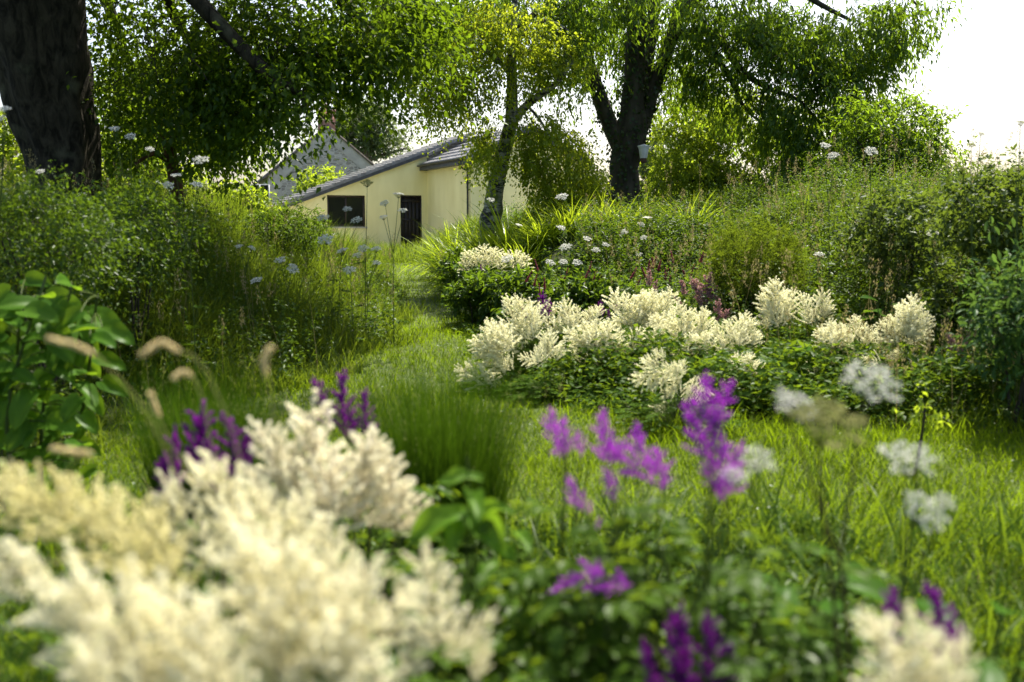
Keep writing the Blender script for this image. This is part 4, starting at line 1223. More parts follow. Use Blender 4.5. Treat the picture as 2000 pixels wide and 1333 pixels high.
def astilbe(name, label, cat, meshes, plumes, D, group, fat=1.0, stem='stem', sr=.0028, fol=True, fscale=None, base_h=.30, leafy=None, fh=.92):
    """plumes: (base px, base py, tip px, tip py[, depth[, fatness]]); each gets its stem down to the plant's foot"""
    g = []
    for q in plumes:
        d = q[4] if len(q) > 4 and q[4] else D
        g.append((P(q[0], q[1], d), P(q[2], q[3], d + random.uniform(-.04, .04)), (q[5] if len(q) > 5 else 1) * fat))
    c = np.mean([a for a, b, f in g], axis=0)
    c[2] = float(ground(c[0], c[1]))
    root = empty(name, c, label, cat, group)
    for i, (a, b, f) in enumerate(g):
        L = np.linalg.norm(b - a); s = L / base_h
        put(random.choice(meshes), 'flower_plume', root, a, b - a, (s * f, s * f, s))
        foot = c + np.array((random.uniform(-.05, .05), random.uniform(-.05, .05), 0)) + (a - c) * np.array((.25, .25, 0))
        bent_stem('stem', root, foot, a, sr, stem)
    if fol:
        h = (np.mean([a[2] for a, b, f in g]) - c[2]) * fh
        r = fscale or max(.28, .55 * h, .5 * max(np.ptp([a[0] for a, b, f in g]), .2))
        put(random.choice(leafy or ACL), 'foliage', root, c, (0, 0, 1), (r / .62, r / .62, h))
    return root


# ------------------------------------------------------------------ flowers close to the camera
NEAR = 'cream astilbes in front of the camera'
astilbe('astilbe', 'cream astilbe with fluffy drooping plumes, leftmost of the cream ones in front', 'astilbe', BUFF + CREAM[:1],
        [(185, 1075, 20, 915, 1.7, 1.25), (150, 1030, -30, 940, 1.75, 1.1), (260, 1190, -20, 1080, 1.55, 1.2), (320, 1120, 135, 930, 1.75, 1.0), (300, 1180, 230, 960, 1.65, 1.25), (360, 1180, 300, 985, 1.68, 1.1)], 1.65, NEAR, 1.0)
astilbe('astilbe', 'cream astilbe whose pointed plumes stand up just behind the lowest fluffy mass', 'astilbe', CREAM,
        [(420, 1130, 338, 935, 1.95), (480, 1100, 380, 905, 2.0), (520, 1090, 425, 890, 2.05), (570, 1130, 490, 945, 1.9, 1.2), (620, 1160, 575, 970, 1.85, 1.2), (680, 1170, 635, 1010, 1.8, 1.1), (560, 1180, 420, 1010, 1.75, 1.2)], 1.9, NEAR, .95)
astilbe('astilbe', 'cream astilbe with two sharp spikes pointing left, lowest in the corner of the frame', 'astilbe', CREAM,
        [(330, 1420, 78, 1185, 1.25), (350, 1400, 128, 1145, 1.3), (380, 1390, 230, 1140, 1.32, 1.25), (420, 1400, 310, 1150, 1.3, 1.2), (470, 1430, 390, 1180, 1.25, 1.1), (300, 1480, 140, 1290, 1.2, 1.2)], 1.28, NEAR, .95)
astilbe('astilbe', 'cream astilbe with the broadest brightest white plumes, in the middle of the front mass', 'astilbe', CREAM,
        [(540, 1310, 430, 1065, 1.45, 1.25), (590, 1320, 520, 1050, 1.45, 1.2), (620, 1340, 610, 1070, 1.42, 1.2), (630, 1330, 710, 1115, 1.4, 1.1), (640, 1330, 815, 1170, 1.4), (560, 1390, 500, 1180, 1.35, 1.2), (660, 1400, 670, 1200, 1.35, 1.2), (740, 1440, 752, 1275, 1.3, 1.4)], 1.4, NEAR, 1.0)
astilbe('astilbe', 'small cream astilbe with one upright blunt plume, right of the big cream mass', 'astilbe', CREAM,
        [(862, 1275, 838, 1085, 1.65, 1.25), (860, 1290, 965, 1198, 1.65, .8), (800, 1330, 815, 1235, 1.6, 1.2), (925, 1330, 948, 1235, 1.7, .6)], 1.65, NEAR, .95)
astilbe('astilbe', 'large ivory pink astilbe with a sharp pyramid of plumes before the grassy tussock', 'astilbe', IVORY,
        [(640, 1035, 622, 795, 2.45, 1.3), (600, 1020, 560, 850, 2.45, 1.2), (570, 1020, 510, 830, 2.4), (690, 1025, 700, 850, 2.45, 1.2), (700, 1020, 738, 850, 2.45, .9), (775, 1035, 765, 885, 2.5, 1.1), (770, 1045, 842, 985, 2.5, .8), (720, 1030, 800, 950, 2.5),
         (560, 1010, 475, 925, 2.4, 1.0), (640, 1040, 660, 880, 2.38, 1.3)], 2.45, NEAR, .95, stem='brownstem')
astilbe('astilbe', 'cream astilbe with a pointed plume and side spike under two purple spires', 'astilbe', CREAM,
        [(1800, 1390, 1722, 1200, 1.35, 1.3), (1840, 1400, 1790, 1215, 1.35, 1.2), (1880, 1420, 1888, 1245, 1.35, .9), (1850, 1420, 1825, 1280, 1.32, 1.1)], 1.35, NEAR, .95)

PUR = 'dark purple astilbes'
astilbe('astilbe', 'dark purple astilbe with three spires between the rushes and the cream plumes', 'astilbe', PLUM,
        [(343, 970, 327, 848), (405, 960, 390, 808, None, 1.2), (462, 930, 452, 812, None, 1.2), (480, 930, 482, 850), (330, 980, 310, 900), (430, 965, 420, 870, None, 1.2)], 2.75, PUR, 1.2, 'brownstem')
astilbe('astilbe', 'thin dark purple astilbe peeping over the ivory pink pyramid', 'astilbe', PLUM,
        [(648, 835, 626, 743), (680, 860, 661, 740), (722, 860, 707, 770), (692, 870, 690, 800)], 3.0, PUR, 1.25, 'brownstem')
astilbe('astilbe', 'dark purple astilbe with many short fingers at the bottom edge, below the mauve ones', 'astilbe', PLUM,
        [(1330, 1370, 1318, 1203), (1385, 1370, 1384, 1208, None, 1.2), (1290, 1370, 1267, 1265), (1400, 1350, 1432, 1258), (1350, 1380, 1345, 1260, None, 1.3), (1420, 1380, 1428, 1295)], 1.75, PUR, 1.1, 'brownstem')
astilbe('astilbe', 'dark purple astilbe with two spires rising behind the lone corner cream plume', 'astilbe', PLUM,
        [(1738, 1290, 1727, 1155), (1845, 1300, 1826, 1143, None, 1.1), (1865, 1300, 1870, 1220)], 1.85, PUR, 1.1, 'brownstem')
MAU = 'mauve astilbes'
astilbe('astilbe', 'tall mauve astilbe with stacked flower heads, the highest of the bright purple ones', 'astilbe', MAUVE,
        [(1392, 830, 1372, 738, None, 1.3), (1400, 830, 1415, 750, None, 1.3), (1375, 890, 1352, 790, None, 1.2), (1385, 900, 1395, 810, None, 1.2), (1410, 985, 1414, 868, None, 1.1), (1418, 970, 1445, 872), (1395, 950, 1372, 905), (1425, 965, 1460, 950, None, .7)], 2.1, MAU, .95)
astilbe('astilbe', 'mauve astilbe with a broad ragged head sweeping down to the right', 'astilbe', MAUVE,
        [(1190, 910, 1167, 812, None, .9), (1250, 930, 1190, 850, None, 1.2), (1270, 940, 1235, 840, None, 1.2), (1290, 960, 1280, 875, None, 1.2), (1290, 960, 1302, 920), (1215, 905, 1175, 870)], 2.15, MAU, .95)
astilbe('astilbe', 'mauve astilbe with a short forked head, farthest left of the bright purple ones', 'astilbe', MAUVE,
        [(1100, 890, 1066, 808, None, 1.1), (1105, 885, 1095, 820, None, 1.1), (1135, 890, 1126, 840), (1110, 885, 1078, 880, None, .9)], 2.3, MAU, .95)
astilbe('astilbe', 'mauve astilbe with two thin slanting spikes under the ragged broad head', 'astilbe', MAUVE,
        [(1150, 1005, 1108, 938, None, 1.1), (1205, 980, 1188, 922, None, 1.1), (1165, 1035, 1170, 1010)], 2.1, MAU, .9, fscale=.3)
astilbe('astilbe', 'mauve astilbe with arching nearly flat spikes, lowest of the bright purple ones', 'astilbe', MAUVE,
        [(1180, 1115, 1080, 1148, None, .7), (1185, 1130, 1135, 1098, None, .8), (1240, 1140, 1150, 1150, None, .7), (1225, 1150, 1205, 1112, None, .9), (1175, 1125, 1168, 1092, None, .7)], 1.95, MAU, .9, fscale=.32)

# ------------------------------------------------------------------ the flower bed
BED = 'cream astilbes of the flower bed'
for (lb, pl, D) in (
    ('cream astilbe leaning over the path edge, lowest at the near corner of the bed', [(985, 690, 915, 665), (985, 680, 940, 630), (990, 735, 925, 690), (1000, 715, 960, 690), (985, 690, 985, 625)], 8.6),
    ('cream astilbe behind the path corner one, beside a dark purple spire', [(1035, 670, 985, 625), (1030, 660, 1015, 600), (1040, 650, 1040, 580), (1020, 610, 1000, 575)], 9.2),
    ('small cream astilbe standing alone low in the front row of the bed', [(1070, 705, 1035, 695), (1070, 700, 1066, 645), (1085, 705, 1100, 670)], 8.2),
    ('cream astilbe with narrow plumes right of the dark purple spire', [(1120, 640, 1098, 580), (1125, 640, 1130, 595), (1150, 640, 1155, 600), (1110, 630, 1090, 610)], 9.6),
    ('dense broad cream astilbe in the front row at the middle of the bed', [(1150, 690, 1100, 640), (1155, 690, 1130, 625), (1165, 685, 1160, 620), (1185, 690, 1195, 640), (1145, 685, 1115, 670)], 8.6),
    ('cream astilbe leaning right beside the dense broad one', [(1195, 690, 1215, 640), (1190, 680, 1190, 625), (1200, 690, 1225, 665), (1185, 710, 1180, 680)], 8.8),
    ('brightest cream astilbe at the back of the bed, in full sun', [(1240, 640, 1218, 570), (1250, 640, 1245, 565), (1270, 630, 1275, 560), (1285, 635, 1300, 575), (1240, 645, 1220, 610)], 9.8),
    ('sunlit cream astilbe below the brightest one', [(1295, 660, 1275, 610), (1300, 660, 1305, 605), (1290, 650, 1320, 630)], 9.4),
    ('cream astilbe with an upright plume before the dusty pink ones', [(1330, 660, 1325, 585), (1335, 660, 1350, 600), (1345, 665, 1370, 640), (1315, 690, 1300, 645)], 9.2),
    ('loose cream astilbe whose plumes hang into the shade', [(1350, 700, 1345, 645), (1360, 690, 1375, 650), (1320, 700, 1305, 670)], 8.8),
    ('cream astilbe falling forward onto the lawn, the nearest of the bed', [(1290, 720, 1230, 750), (1290, 715, 1250, 700), (1300, 700, 1275, 680), (1330, 730, 1335, 700), (1330, 730, 1300, 770), (1345, 750, 1340, 790), (1320, 760, 1290, 785)], 6.9),
    ('faded cream astilbe in half shade right of the pink plumes', [(1440, 670, 1420, 620), (1450, 670, 1455, 605), (1465, 680, 1480, 640), (1440, 690, 1410, 660)], 9.0),
    ('tall cream astilbe against the feathery green clump', [(1510, 620, 1480, 570), (1515, 610, 1510, 545), (1535, 620, 1550, 560), (1525, 630, 1545, 605), (1500, 640, 1485, 605)], 9.6),
    ('thin cream astilbe left of the big round one at the shady end', [(1605, 620, 1600, 560), (1610, 620, 1625, 580), (1590, 625, 1575, 600)], 9.6),
    ('cream astilbe with a stout plume leaning left at the shady end of the bed', [(1630, 690, 1590, 640), (1635, 685, 1615, 625), (1640, 690, 1650, 650), (1615, 700, 1585, 690)], 8.4),
    ('cream astilbe between the stout leaning one and the big round one', [(1680, 665, 1660, 615), (1685, 670, 1690, 630), (1700, 670, 1710, 640)], 8.7),
    ('big round cream astilbe, the last and highest at the shady end', [(1760, 660, 1725, 620), (1770, 650, 1755, 585), (1780, 640, 1785, 570), (1795, 650, 1820, 610), (1760, 690, 1735, 690), (1790, 670, 1825, 645)], 8.3),
    ('small pale astilbe under the big round one', [(1785, 715, 1780, 690), (1750, 700, 1730, 695)], 8.0),
    ('withered greenish astilbe at the front of the bed, right of the fallen one', [(1455, 730, 1430, 690), (1465, 735, 1470, 690), (1450, 760, 1420, 740)], 7.8),
):
    w = [tuple(q) + (None, random.uniform(.85, 1.15)) for q in pl]
    w = [(q[0], q[1], q[2] + (q[0] - q[2]) * .12, q[3] + (q[1] - q[3]) * .12, q[4], q[5]) for q in w]
    for q in list(pl):
        dx_ = random.uniform(-46, 46); dy_ = random.uniform(-6, 34)
        w.append((q[0] + dx_ * .7, q[1] + dy_, q[2] + dx_, q[3] + dy_, D + random.uniform(-.2, .2), random.uniform(.8, 1.1)))
    astilbe('astilbe', lb, 'astilbe', BEDC, w, D, BED, 1.1, fscale=.38, fh=.58)
astilbe('astilbe', 'brown withered astilbe in the dark corner at the shady end of the bed', 'astilbe', PINK[:1], [(1868, 700, 1850, 655), (1875, 700, 1885, 660)], 8.2, None, 1.5, 'brownstem')
for (lb, pl, D) in (
    ('vivid dark purple astilbe spire among the cream ones at the back', [(1066, 620, 1060, 575), (1072, 622, 1076, 590), (1058, 620, 1052, 598)], 9.6),
    ('thin dark purple astilbe half hidden behind a cream plume, left of the vivid spire', [(1028, 622, 1023, 598), (1033, 628, 1030, 608)], 9.4),
    ('two slender dark purple astilbe spires behind the middle of the bed', [(1177, 618, 1174, 590), (1206, 612, 1204, 590), (1190, 622, 1188, 606)], 10.2),
    ('dull purple astilbe in the shade of the glossy shrub at the path', [(938, 555, 934, 522), (952, 560, 948, 530), (960, 565, 962, 540)], 13.5)):
    astilbe('astilbe', lb, 'astilbe', PLUM, pl, D, PUR, 1.5, 'brownstem', fscale=.3)
for (lb, pl, D) in (
    ('dusty pink astilbe with a full upright plume behind the cream bed', [(1375, 600, 1360, 545), (1380, 600, 1376, 540), (1385, 605, 1395, 555), (1370, 605, 1380, 560)], 10.6),
    ('small dusty pink astilbe beside the full upright pink one', [(1338, 580, 1334, 548), (1330, 600, 1318, 580)], 10.8),
    ('pale pink astilbe among the crimson spikes', [(1268, 560, 1264, 530), (1280, 575, 1278, 550)], 11.2),
    ('faded pink astilbe low in front of the feathery clump', [(1405, 630, 1398, 590), (1412, 635, 1418, 605)], 10.0)):
    astilbe('astilbe', lb, 'astilbe', PINK, pl, D, 'pink astilbes', 1.6, 'brownstem', fscale=.3)


def knot(name, label, cat, centre, D, n, sp, group):
    """a plant with many thin upright crimson spikes"""
    g = []
    for i in range(n):
        x = centre[0] + random.gauss(0, sp[0]); y = centre[1] + random.gauss(0, sp[1])
        g.append((x + random.uniform(-12, 12), y + 16, x, y - 6, D + random.uniform(-.3, .3), random.uniform(.8, 1.25)))
    return astilbe(name, label, cat, RED, g, D, group, 1.1, 'brownstem', sr=.002, base_h=.14, fscale=.38, leafy=[RCL])


for (lb, c, D, n) in (('crimson spiked knotweed right behind the vivid purple spire', (1055, 545), 11.5, 5), ('crimson spiked knotweed left of the white umbels over the bed', (1125, 545), 12, 6),
                      ('crimson spiked knotweed under the white umbels over the bed', (1165, 545), 12.3, 8), ('crimson spiked knotweed at the foot of the dark lily leaves', (1210, 540), 12, 8),
                      ('crimson spiked knotweed beside the pale pink astilbe', (1285, 525), 12.5, 7), ('crimson spiked knotweed closest to the feathery clump', (1335, 510), 12.6, 6)):
    knot('knotweed', lb, 'knotweed', c, D, n, (26, 16), 'crimson knotweed behind the bed')

# ------------------------------------------------------------------ white umbels
def umbel(label, heads, D, group, foot=None, mat='stem', mesh=None, cat='cow parsley', name='cow_parsley', leafy=True, r=.0055):
    """heads: (px, py, radius px[, depth[, mesh]]); one stem forks to all of them"""
    hs = [(P(q[0], q[1], (q[3] if len(q) > 3 and q[3] else D)), q[2] / FPX * D, (q[4] if len(q) > 4 else None)) for q in heads]
    c = np.mean([h for h, _, _ in hs], axis=0)
    if foot: c = P(foot[0], foot[1], D)
    c[2] = float(ground(c[0], c[1]))
    root = empty(name, c, label, cat, group)
    low = min(h[2] for h, _, _ in hs)
    m_ = np.mean([h for h, _, _ in hs], axis=0)
    fork = c * .35 + m_ * .65; fork[2] = c[2] + (low - c[2]) * .72
    mb = MB()
    tube(mb, curve3(c, (c * .8 + fork * .2) + np.array((0, 0, (fork[2] - c[2]) * .4)), fork, 7), np.linspace(r, r * .7, 7), 6)
    for (h, rad, ms) in hs:
        a = h - np.array((0, 0, rad * .75))
        tube(mb, curve3(fork, fork * .5 + a * .5 + np.array((0, 0, .06)) + (a - fork) * (.2, .2, 0), a, 7), np.linspace(r * .7, r * .4, 7), 5)
        put(ms or mesh or random.choice(UMBN if D < 3 else UMB), 'flower_head', root, a, norm(np.array((random.gauss(0, .2), -.62 + random.gauss(0, .2), 1))), rad)
    mb.build('stem', M[mat], root)
    if leafy:
        lb = MB(); k = 5
        for i in range(k):
            s = .25 + .6 * i / k
            q = c + (fork - c) * s; a = i * 2.4
            out = np.array((math.cos(a), math.sin(a), .25))
            L = .20 * (1.1 - s * .6)
            n_ = 22; t = np.linspace(.15, 1, n_)
            pos = q + out * (L * t)[:, None] + np.array((0, 0, -.3 * L)) * (t ** 2)[:, None]
            sd = np.cross(out, (0, 0, 1.)); sg = np.where(np.arange(n_) % 2, 1, -1)[:, None]
            inst(lb, LEAF4[0], LEAF4[1], pos, frames(norm(out * .5 + sd * sg + rng.normal(0, .2, (n_, 3))), norm(np.array((0, 0, 1.)) + rng.normal(0, .3, (n_, 3)))),
                 np.stack((L * .22 * (1.3 - t), L * .42 * (1.3 - t), np.full(n_, .05)), -1), rng.uniform(.2, .8, n_))
        lb.build('leaves', M['weed'], root)
    return root


UN = 'white umbels close to the camera'
umbel('nearest white umbel plant, its blurred heads level with the highest mauve flower', [(1690, 738, 62, 2.0), (1540, 785, 48, 1.9)], 1.95, UN, (1700, 1180), 'brownstem', r=.005)
umbel('blurred olive green umbel seen from its underside between white heads', [(1598, 815, 78, 1.85, UMBG)], 1.85, UN, (1690, 1180), 'brownstem', r=.005, mesh=UMBG)
umbel('blurred white umbel plant with two ragged heads over the sunny long lawn', [(1768, 890, 60, 2.05), (1780, 985, 56, 2.0), (1840, 975, 24, 2.0)], 2.0, UN, (1720, 1200), r=.0045)
umbel('blurred white umbel touching the tall mauve flower', [(1475, 890, 38, 1.95), (1432, 925, 28, 1.9)], 1.95, UN, (1500, 1200), r=.004)
UL = 'white umbels on the left bank'
for (lb, h, D, ft) in (
    ('white umbel before the dark window of the house', [(633, 425, 13), (699, 429, 12), (678, 408, 10)], 11, (660, 600)),
    ('large white umbel standing out below the dark window', [(637, 466, 17), (672, 489, 12)], 10.5, (645, 620)),
    ('tall forked white umbel rising before the open doorway', [(753, 396, 10), (750, 424, 9), (787, 411, 10), (778, 380, 11)], 11.5, (768, 560)),
    ('white umbel left of the tall forked one, over the path edge', [(711, 484, 12), (699, 498, 10), (735, 486, 11), (735, 513, 9)], 11, (715, 610)),
    ('single flat white umbel facing the path', [(684, 526, 13)], 10.5, (690, 640)),
    ('pair of white umbels hanging over the dark hollow of the bank', [(549, 507, 12), (570, 522, 13)], 10, (565, 640)),
    ('low flat white umbel against the darkest grass', [(504, 547, 13)], 9.6, (520, 640)),
    ('two small flat white umbels side by side on the upper bank', [(468, 481, 8), (490, 484, 8)], 10, (480, 600)),
    ('greenish faded umbel higher than the window', [(717, 357, 13, None, UMBG)], 11, (712, 560)),
    ('tall umbel with three pale heads in front of the thorn tree', [(394, 312, 16), (328, 361, 12), (384, 361, 14), (345, 343, 11)], 8, (380, 620)),
    ('pale umbel in shade left of the thorn tree', [(256, 266, 11), (224, 252, 11), (292, 291, 9)], 8.6, (250, 600)),
    ('white umbel at the very edge beside the huge trunk', [(10, 214, 16), (6, 232, 14)], 6.5, (-20, 640)),
    ('pale umbel in deep shade under the huge trunk', [(80, 335, 10), (160, 380, 9)], 8, (120, 600)),
):
    umbel(lb, h, D, UL, ft)
UR = 'white umbels behind the flower bed'
for (lb, h, D, ft) in (
    ('white umbel standing alone above the bright lily leaves', [(1099, 384, 13)], 14, (1105, 520)),
    ('white umbel just below the lone high one', [(1094, 445, 10)], 13.5, (1098, 540)),
    ('white umbel over the three heads behind the bed', [(1106, 482, 13), (1146, 466, 9)], 13, (1110, 560)),
    ('three white umbels in a row behind the bed', [(1072, 512, 11), (1100, 511, 10), (1127, 512, 11)], 12.8, (1100, 580)),
    ('flat white umbels among the dark lily leaves', [(1164, 488, 9), (1182, 478, 8)], 13, (1170, 560)),
    ('small white umbels near the foot of the ivy trunk', [(1218, 452, 8), (1258, 464, 8), (1248, 496, 7)], 13.5, (1235, 560)),
    ('small pale umbels in the dark leaves right of the ivy trunk', [(1264, 426, 10), (1250, 438, 8)], 14, (1262, 540)),
    ('white umbel beside the cream meadowsweet clump', [(992, 505, 14)], 13.5, (995, 600)),
    ('pale umbel before the foot of the birch', [(958, 390, 8), (1012, 440, 8)], 15, (975, 500)),
):
    umbel(lb, h, D, UR, ft)
for (lb, h, D, ft) in (
    ('tall pale umbel among straw grasses on the right bank', [(1610, 284, 11), (1629, 303, 12)], 10, (1620, 560)),
    ('pale umbel on the skyline right of the straw grasses', [(1700, 294, 14)], 10, (1705, 560)),
    ('pale lone umbel in the dark scrub of the right bank', [(1822, 454, 14)], 9, (1830, 640)),
    ('small white umbel on the slope over the shady end of the bed', [(1600, 497, 11)], 10.5, (1605, 620)),
    ('thin umbel seen dark against the sky at the right', [(1897, 283, 8, None, UMBG), (1915, 262, 7, None, UMBG), (1880, 330, 7, None, UMBG)], 7.5, (1905, 640)),
    ('thin umbel cut by the right edge of the frame', [(1993, 240, 10, None, UMBG), (1985, 330, 8, None, UMBG)], 7.2, (1990, 640)),
):
    umbel(lb, h, D, 'pale umbels on the right bank', ft, 'stem')

# frothy cream clump by the path
MS = astilbe('meadowsweet', 'frothy cream meadowsweet clump before the bright lily leaves', 'meadowsweet', BEDC,
        [(930, 525, 915, 490), (945, 520, 940, 482), (960, 522, 962, 485), (975, 530, 985, 495), (920, 530, 905, 505), (1000, 525, 1015, 492), (1015, 530, 1030, 500), (950, 530, 950, 500)], 13.8, None, 1.6, fscale=.6)

# ------------------------------------------------------------------ strap leaved lilies
SG = 'lilies along the top of the bank'
for i, (px, py, D, s, lb) in enumerate((
    (930, 450, 18, 1.0, 'bright strap leaved lily right beside the doorway of the house'), (975, 440, 18, 1.05, 'bright strap leaved lily in front of the leaning birch'),
    (915, 480, 17.0, .6, 'bright low strap leaved lily nearest the doorway'), (1010, 460, 17.5, .95, 'bright strap leaved lily right of the birch foot'),
    (960, 478, 16.5, .8, 'bright strap leaved lily above the meadowsweet'), (1005, 485, 16, .8, 'bright strap leaved lily between meadowsweet and birch'),
    (868, 452, 22, 1.0, 'bright strap leaved lily whose leaves reach across the doorway'), (905, 468, 18.8, .8, 'bright strap leaved lily overhanging the far end of the path'),
    (925, 425, 20.5, 1.0, 'bright strap leaved lily highest against the yellow wall'), (948, 462, 17.5, .9, 'bright strap leaved lily just above the frothy cream clump'),
    (1040, 440, 18.5, .95, 'bright strap leaved lily against the weeping birch curtain'),
    (1060, 470, 16.5, .9, 'half sunlit strap leaved lily below the weeping birch twigs'), (1110, 470, 16.5, .9, 'strap leaved lily with the lone high umbel'),
    (1160, 460, 17, .95, 'strap leaved lily left of the ivy trunk'), (1215, 470, 16, .9, 'dark strap leaved lily at the foot of the ivy trunk'),
    (1270, 470, 16, .9, 'dark strap leaved lily just right of the ivy trunk'), (1330, 470, 15.5, .9, 'dark strap leaved lily farthest right on the bank'))):
    p = P(px, py, D); p[2] = float(ground(p[0], p[1]))
    r_ = empty('lily', p, lb, 'lily', SG)
    h = max(.8, min(1.3, P(px, py - 50, D)[2] - p[2])) * 1.1
    for k in range(3):
        put(STR[(i + k) % 3], 'leaves', r_, p + np.array((random.uniform(-.15, .25), random.uniform(-.25, .25), 0)), (0, 0, 1), h * random.uniform(.9, 1.15) * s ** .5)


# ------------------------------------------------------------------ shrubs and leafy clumps
def shrub(name, label, cat, px, py, D, rx, ry, rz, n, nleaf, llen, lwid, leaf, slen=.22, tmpl=LEAF4, group=None, hang=.2, stems=5, twig='twig', droop=.3):
    c = P(px, py + ry, D); c[2] = float(ground(c[0], c[1]))
    root = empty(name, c, label, cat, group)
    top = P(px, py, D)
    pts = blob_points([(px, py, D, rx, ry, rz, n)])
    pts = pts[pts[:, 2] > ground(pts[:, 0], pts[:, 1]) + .04]
    nd = []; rd = []; tb = MB()
    for i in range(stems):
        e = top + np.array((random.uniform(-.5, .5) * rx / FPX * D, random.uniform(-.5, .5) * rz, 0))
        q = curve3(c + np.array((random.uniform(-.08, .08), random.uniform(-.08, .08), -.02)), (c + e) / 2 + np.array((0, 0, .1)), e, 8)
        tube(tb, q, np.linspace(.012, .006, 8), 5); nd.extend(q); rd.extend(np.linspace(.012, .006, 8))
    dirs = grow(nd, rd, pts, tb, step=.25, tip=.002, thick=.006)
    tb.build('stems', M[twig], root)
    lb = MB(); leaves(lb, pts, dirs, nleaf, slen, llen, lwid, droop, hang=hang, tmpl=tmpl)
    lb.build('foliage', M[leaf], root)
    return root


shrub('shrub', 'glossy dark leaved shrub beside the far path', 'shrub', 915, 535, 15, 42, 32, .5, 120, 20, .10, .045, 'weed')
shrub('shrub', 'low leafy shrub at the path edge under the meadowsweet', 'shrub', 935, 570, 13, 50, 34, .4, 110, 20, .08, .05, 'weed')
shrub('shrub', 'oval leaved green shrub between the lilies and the cream bed', 'shrub', 1010, 565, 12.5, 70, 26, .5, 120, 18, .11, .055, 'weed', tmpl=OVAL)
shrub('shrub', 'green leafy shrub under the crimson spikes', 'shrub', 1150, 580, 11.8, 110, 34, .5, 190, 18, .09, .045, 'weed')
shrub('fennel', 'feathery yellow green clump between the pink plumes and the dark slope', 'fennel', 1475, 525, 11, 85, 85, .6, 420, 60, .055, .005, 'long', .26, hang=-.2)
shrub('rose_bush', 'dark blue green leaved bush cut by the frame at the shady end', 'bush', 1995, 615, 7.0, 85, 100, .6, 190, 13, .075, .045, 'rose', .30, tmpl=OVAL, hang=-.1, droop=.1)
shrub('bramble', 'dark bramble tangle behind the big round cream astilbe', 'bramble', 1875, 600, 9.6, 95, 100, .6, 240, 16, .065, .040, 'scrub', .25)
shrub('bramble', 'dark bramble mound on the skyline at the right edge', 'bramble', 1960, 420, 9, 130, 85, .8, 380, 18, .06, .038, 'scrub', .25)
shrub('bramble', 'olive bramble mound under the round topped loose tree', 'bramble', 1760, 450, 10.5, 120, 80, .8, 330, 18, .06, .036, 'scrub', .25)
shrub('nettle_patch', 'pale green feathery weed clump under the huge trunk at the left edge', 'weeds', 90, 470, 7, 160, 105, .8, 420, 28, .035, .018, 'weed', .32)
shrub('nettle_patch', 'leafy nettle clump between the huge trunk and the thorn tree', 'weeds', 260, 450, 8.5, 120, 85, .8, 300, 24, .045, .02, 'weed', .34)
shrub('nettle_patch', 'low weed clump under the left end of the yellow house', 'weeds', 550, 452, 13.5, 85, 42, .7, 260, 22, .06, .02, 'weed', .25)
shrub('garden_shrub', 'airy yellow green shrub against the stone gable', 'shrub', 630, 360, 44, 55, 28, 1.2, 160, 18, .14, .09, 'yel', .5)
shrub('sapling', 'bright little sapling with round leaves on the long lawn', 'sapling', 1805, 795, 5.6, 22, 28, .08, 9, 7, .045, .040, 'yel', .12, tmpl=OVAL, stems=1)

# heart leaved plant at the left edge
hp = P(60, 900, 4.9); hp[2] = float(ground(hp[0], hp[1]))
hr = empty('heart_leaved_plant', hp, 'tall plant with large heart shaped green leaves at the left edge', 'leafy plant')
leafpos = [(50, 545, 15, .17), (140, 560, 80, .16), (20, 570, -140, .16), (90, 580, -10, .20), (180, 615, -20, .20), (30, 620, 200, .22), (110, 640, -60, .22), (200, 640, -10, .17), (60, 660, 230, .20),
           (150, 690, -40, .22), (20, 700, 250, .24), (90, 720, -80, .22), (190, 700, 0, .16), (30, 745, 255, .22), (60, 770, -100, .18), (150, 750, -30, .18), (200, 745, -15, .15), (10, 650, 180, .18),
           (110, 840, -95, .19), (60, 830, -120, .16), (160, 810, -40, .15), (20, 840, 240, .15), (130, 600, 60, .18), (75, 600, 120, .17), (175, 660, 20, .16), (5, 790, 220, .2), (95, 780, -60, .2)]
for i in range(130):
    leafpos.append((random.uniform(-60, 195), random.uniform(580, 940), random.uniform(-180, 180), random.uniform(.09, .17)))
mb = MB(); pp = []; dd = []; nn_ = []; ss = []
stems_ = [spline([hp + np.array((dx, dy, 0)), hp + np.array((dx * 2, dy * 2, .6)), P(px, 540 + abs(px - 90) * .4, 4.9)], .1) for dx, dy, px in ((.04, 0, 140), (-.05, .05, 40), (.1, .1, 190), (-.1, -.05, -30), (0, -.1, 90))]
sm = MB()
for q in stems_: tube(sm, q, np.linspace(.013, .006, len(q)), 7)
allq = np.concatenate(stems_)
for (px, py, a, s) in leafpos:
    p = P(px, py, 4.9 + random.uniform(-.3, .3))
    j = int(np.argmin(np.linalg.norm(allq - p - np.array((0, 0, -.05)), axis=1)))
    tube(sm, curve3(allq[j], (allq[j] + p) / 2 + np.array((0, 0, .05)), p, 6), np.linspace(.004, .003, 6), 4, cap=False)
    d = np.array((math.cos(R(a)), -abs(math.sin(R(a))) * .5 - .25, math.sin(R(a)) * .45 - .18))
    pp.append(p); dd.append(d); nn_.append((random.gauss(0, .3), -.55 + random.gauss(0, .25), .8)); ss.append(s * random.uniform(.68, .92))
k = len(pp)
inst(mb, HEART[0], HEART[1], np.array(pp), frames(norm(np.array(dd)), norm(np.array(nn_))), np.stack((np.array(ss) * .92, np.array(ss) * 1.25, np.array(ss)), -1), rng.uniform(0, 1, k), tt=rib(HEART[0]))
mb.build('leaves', M['bigleaf'], hr, smooth_shade=True); sm.build('stems', M['stem'], hr)

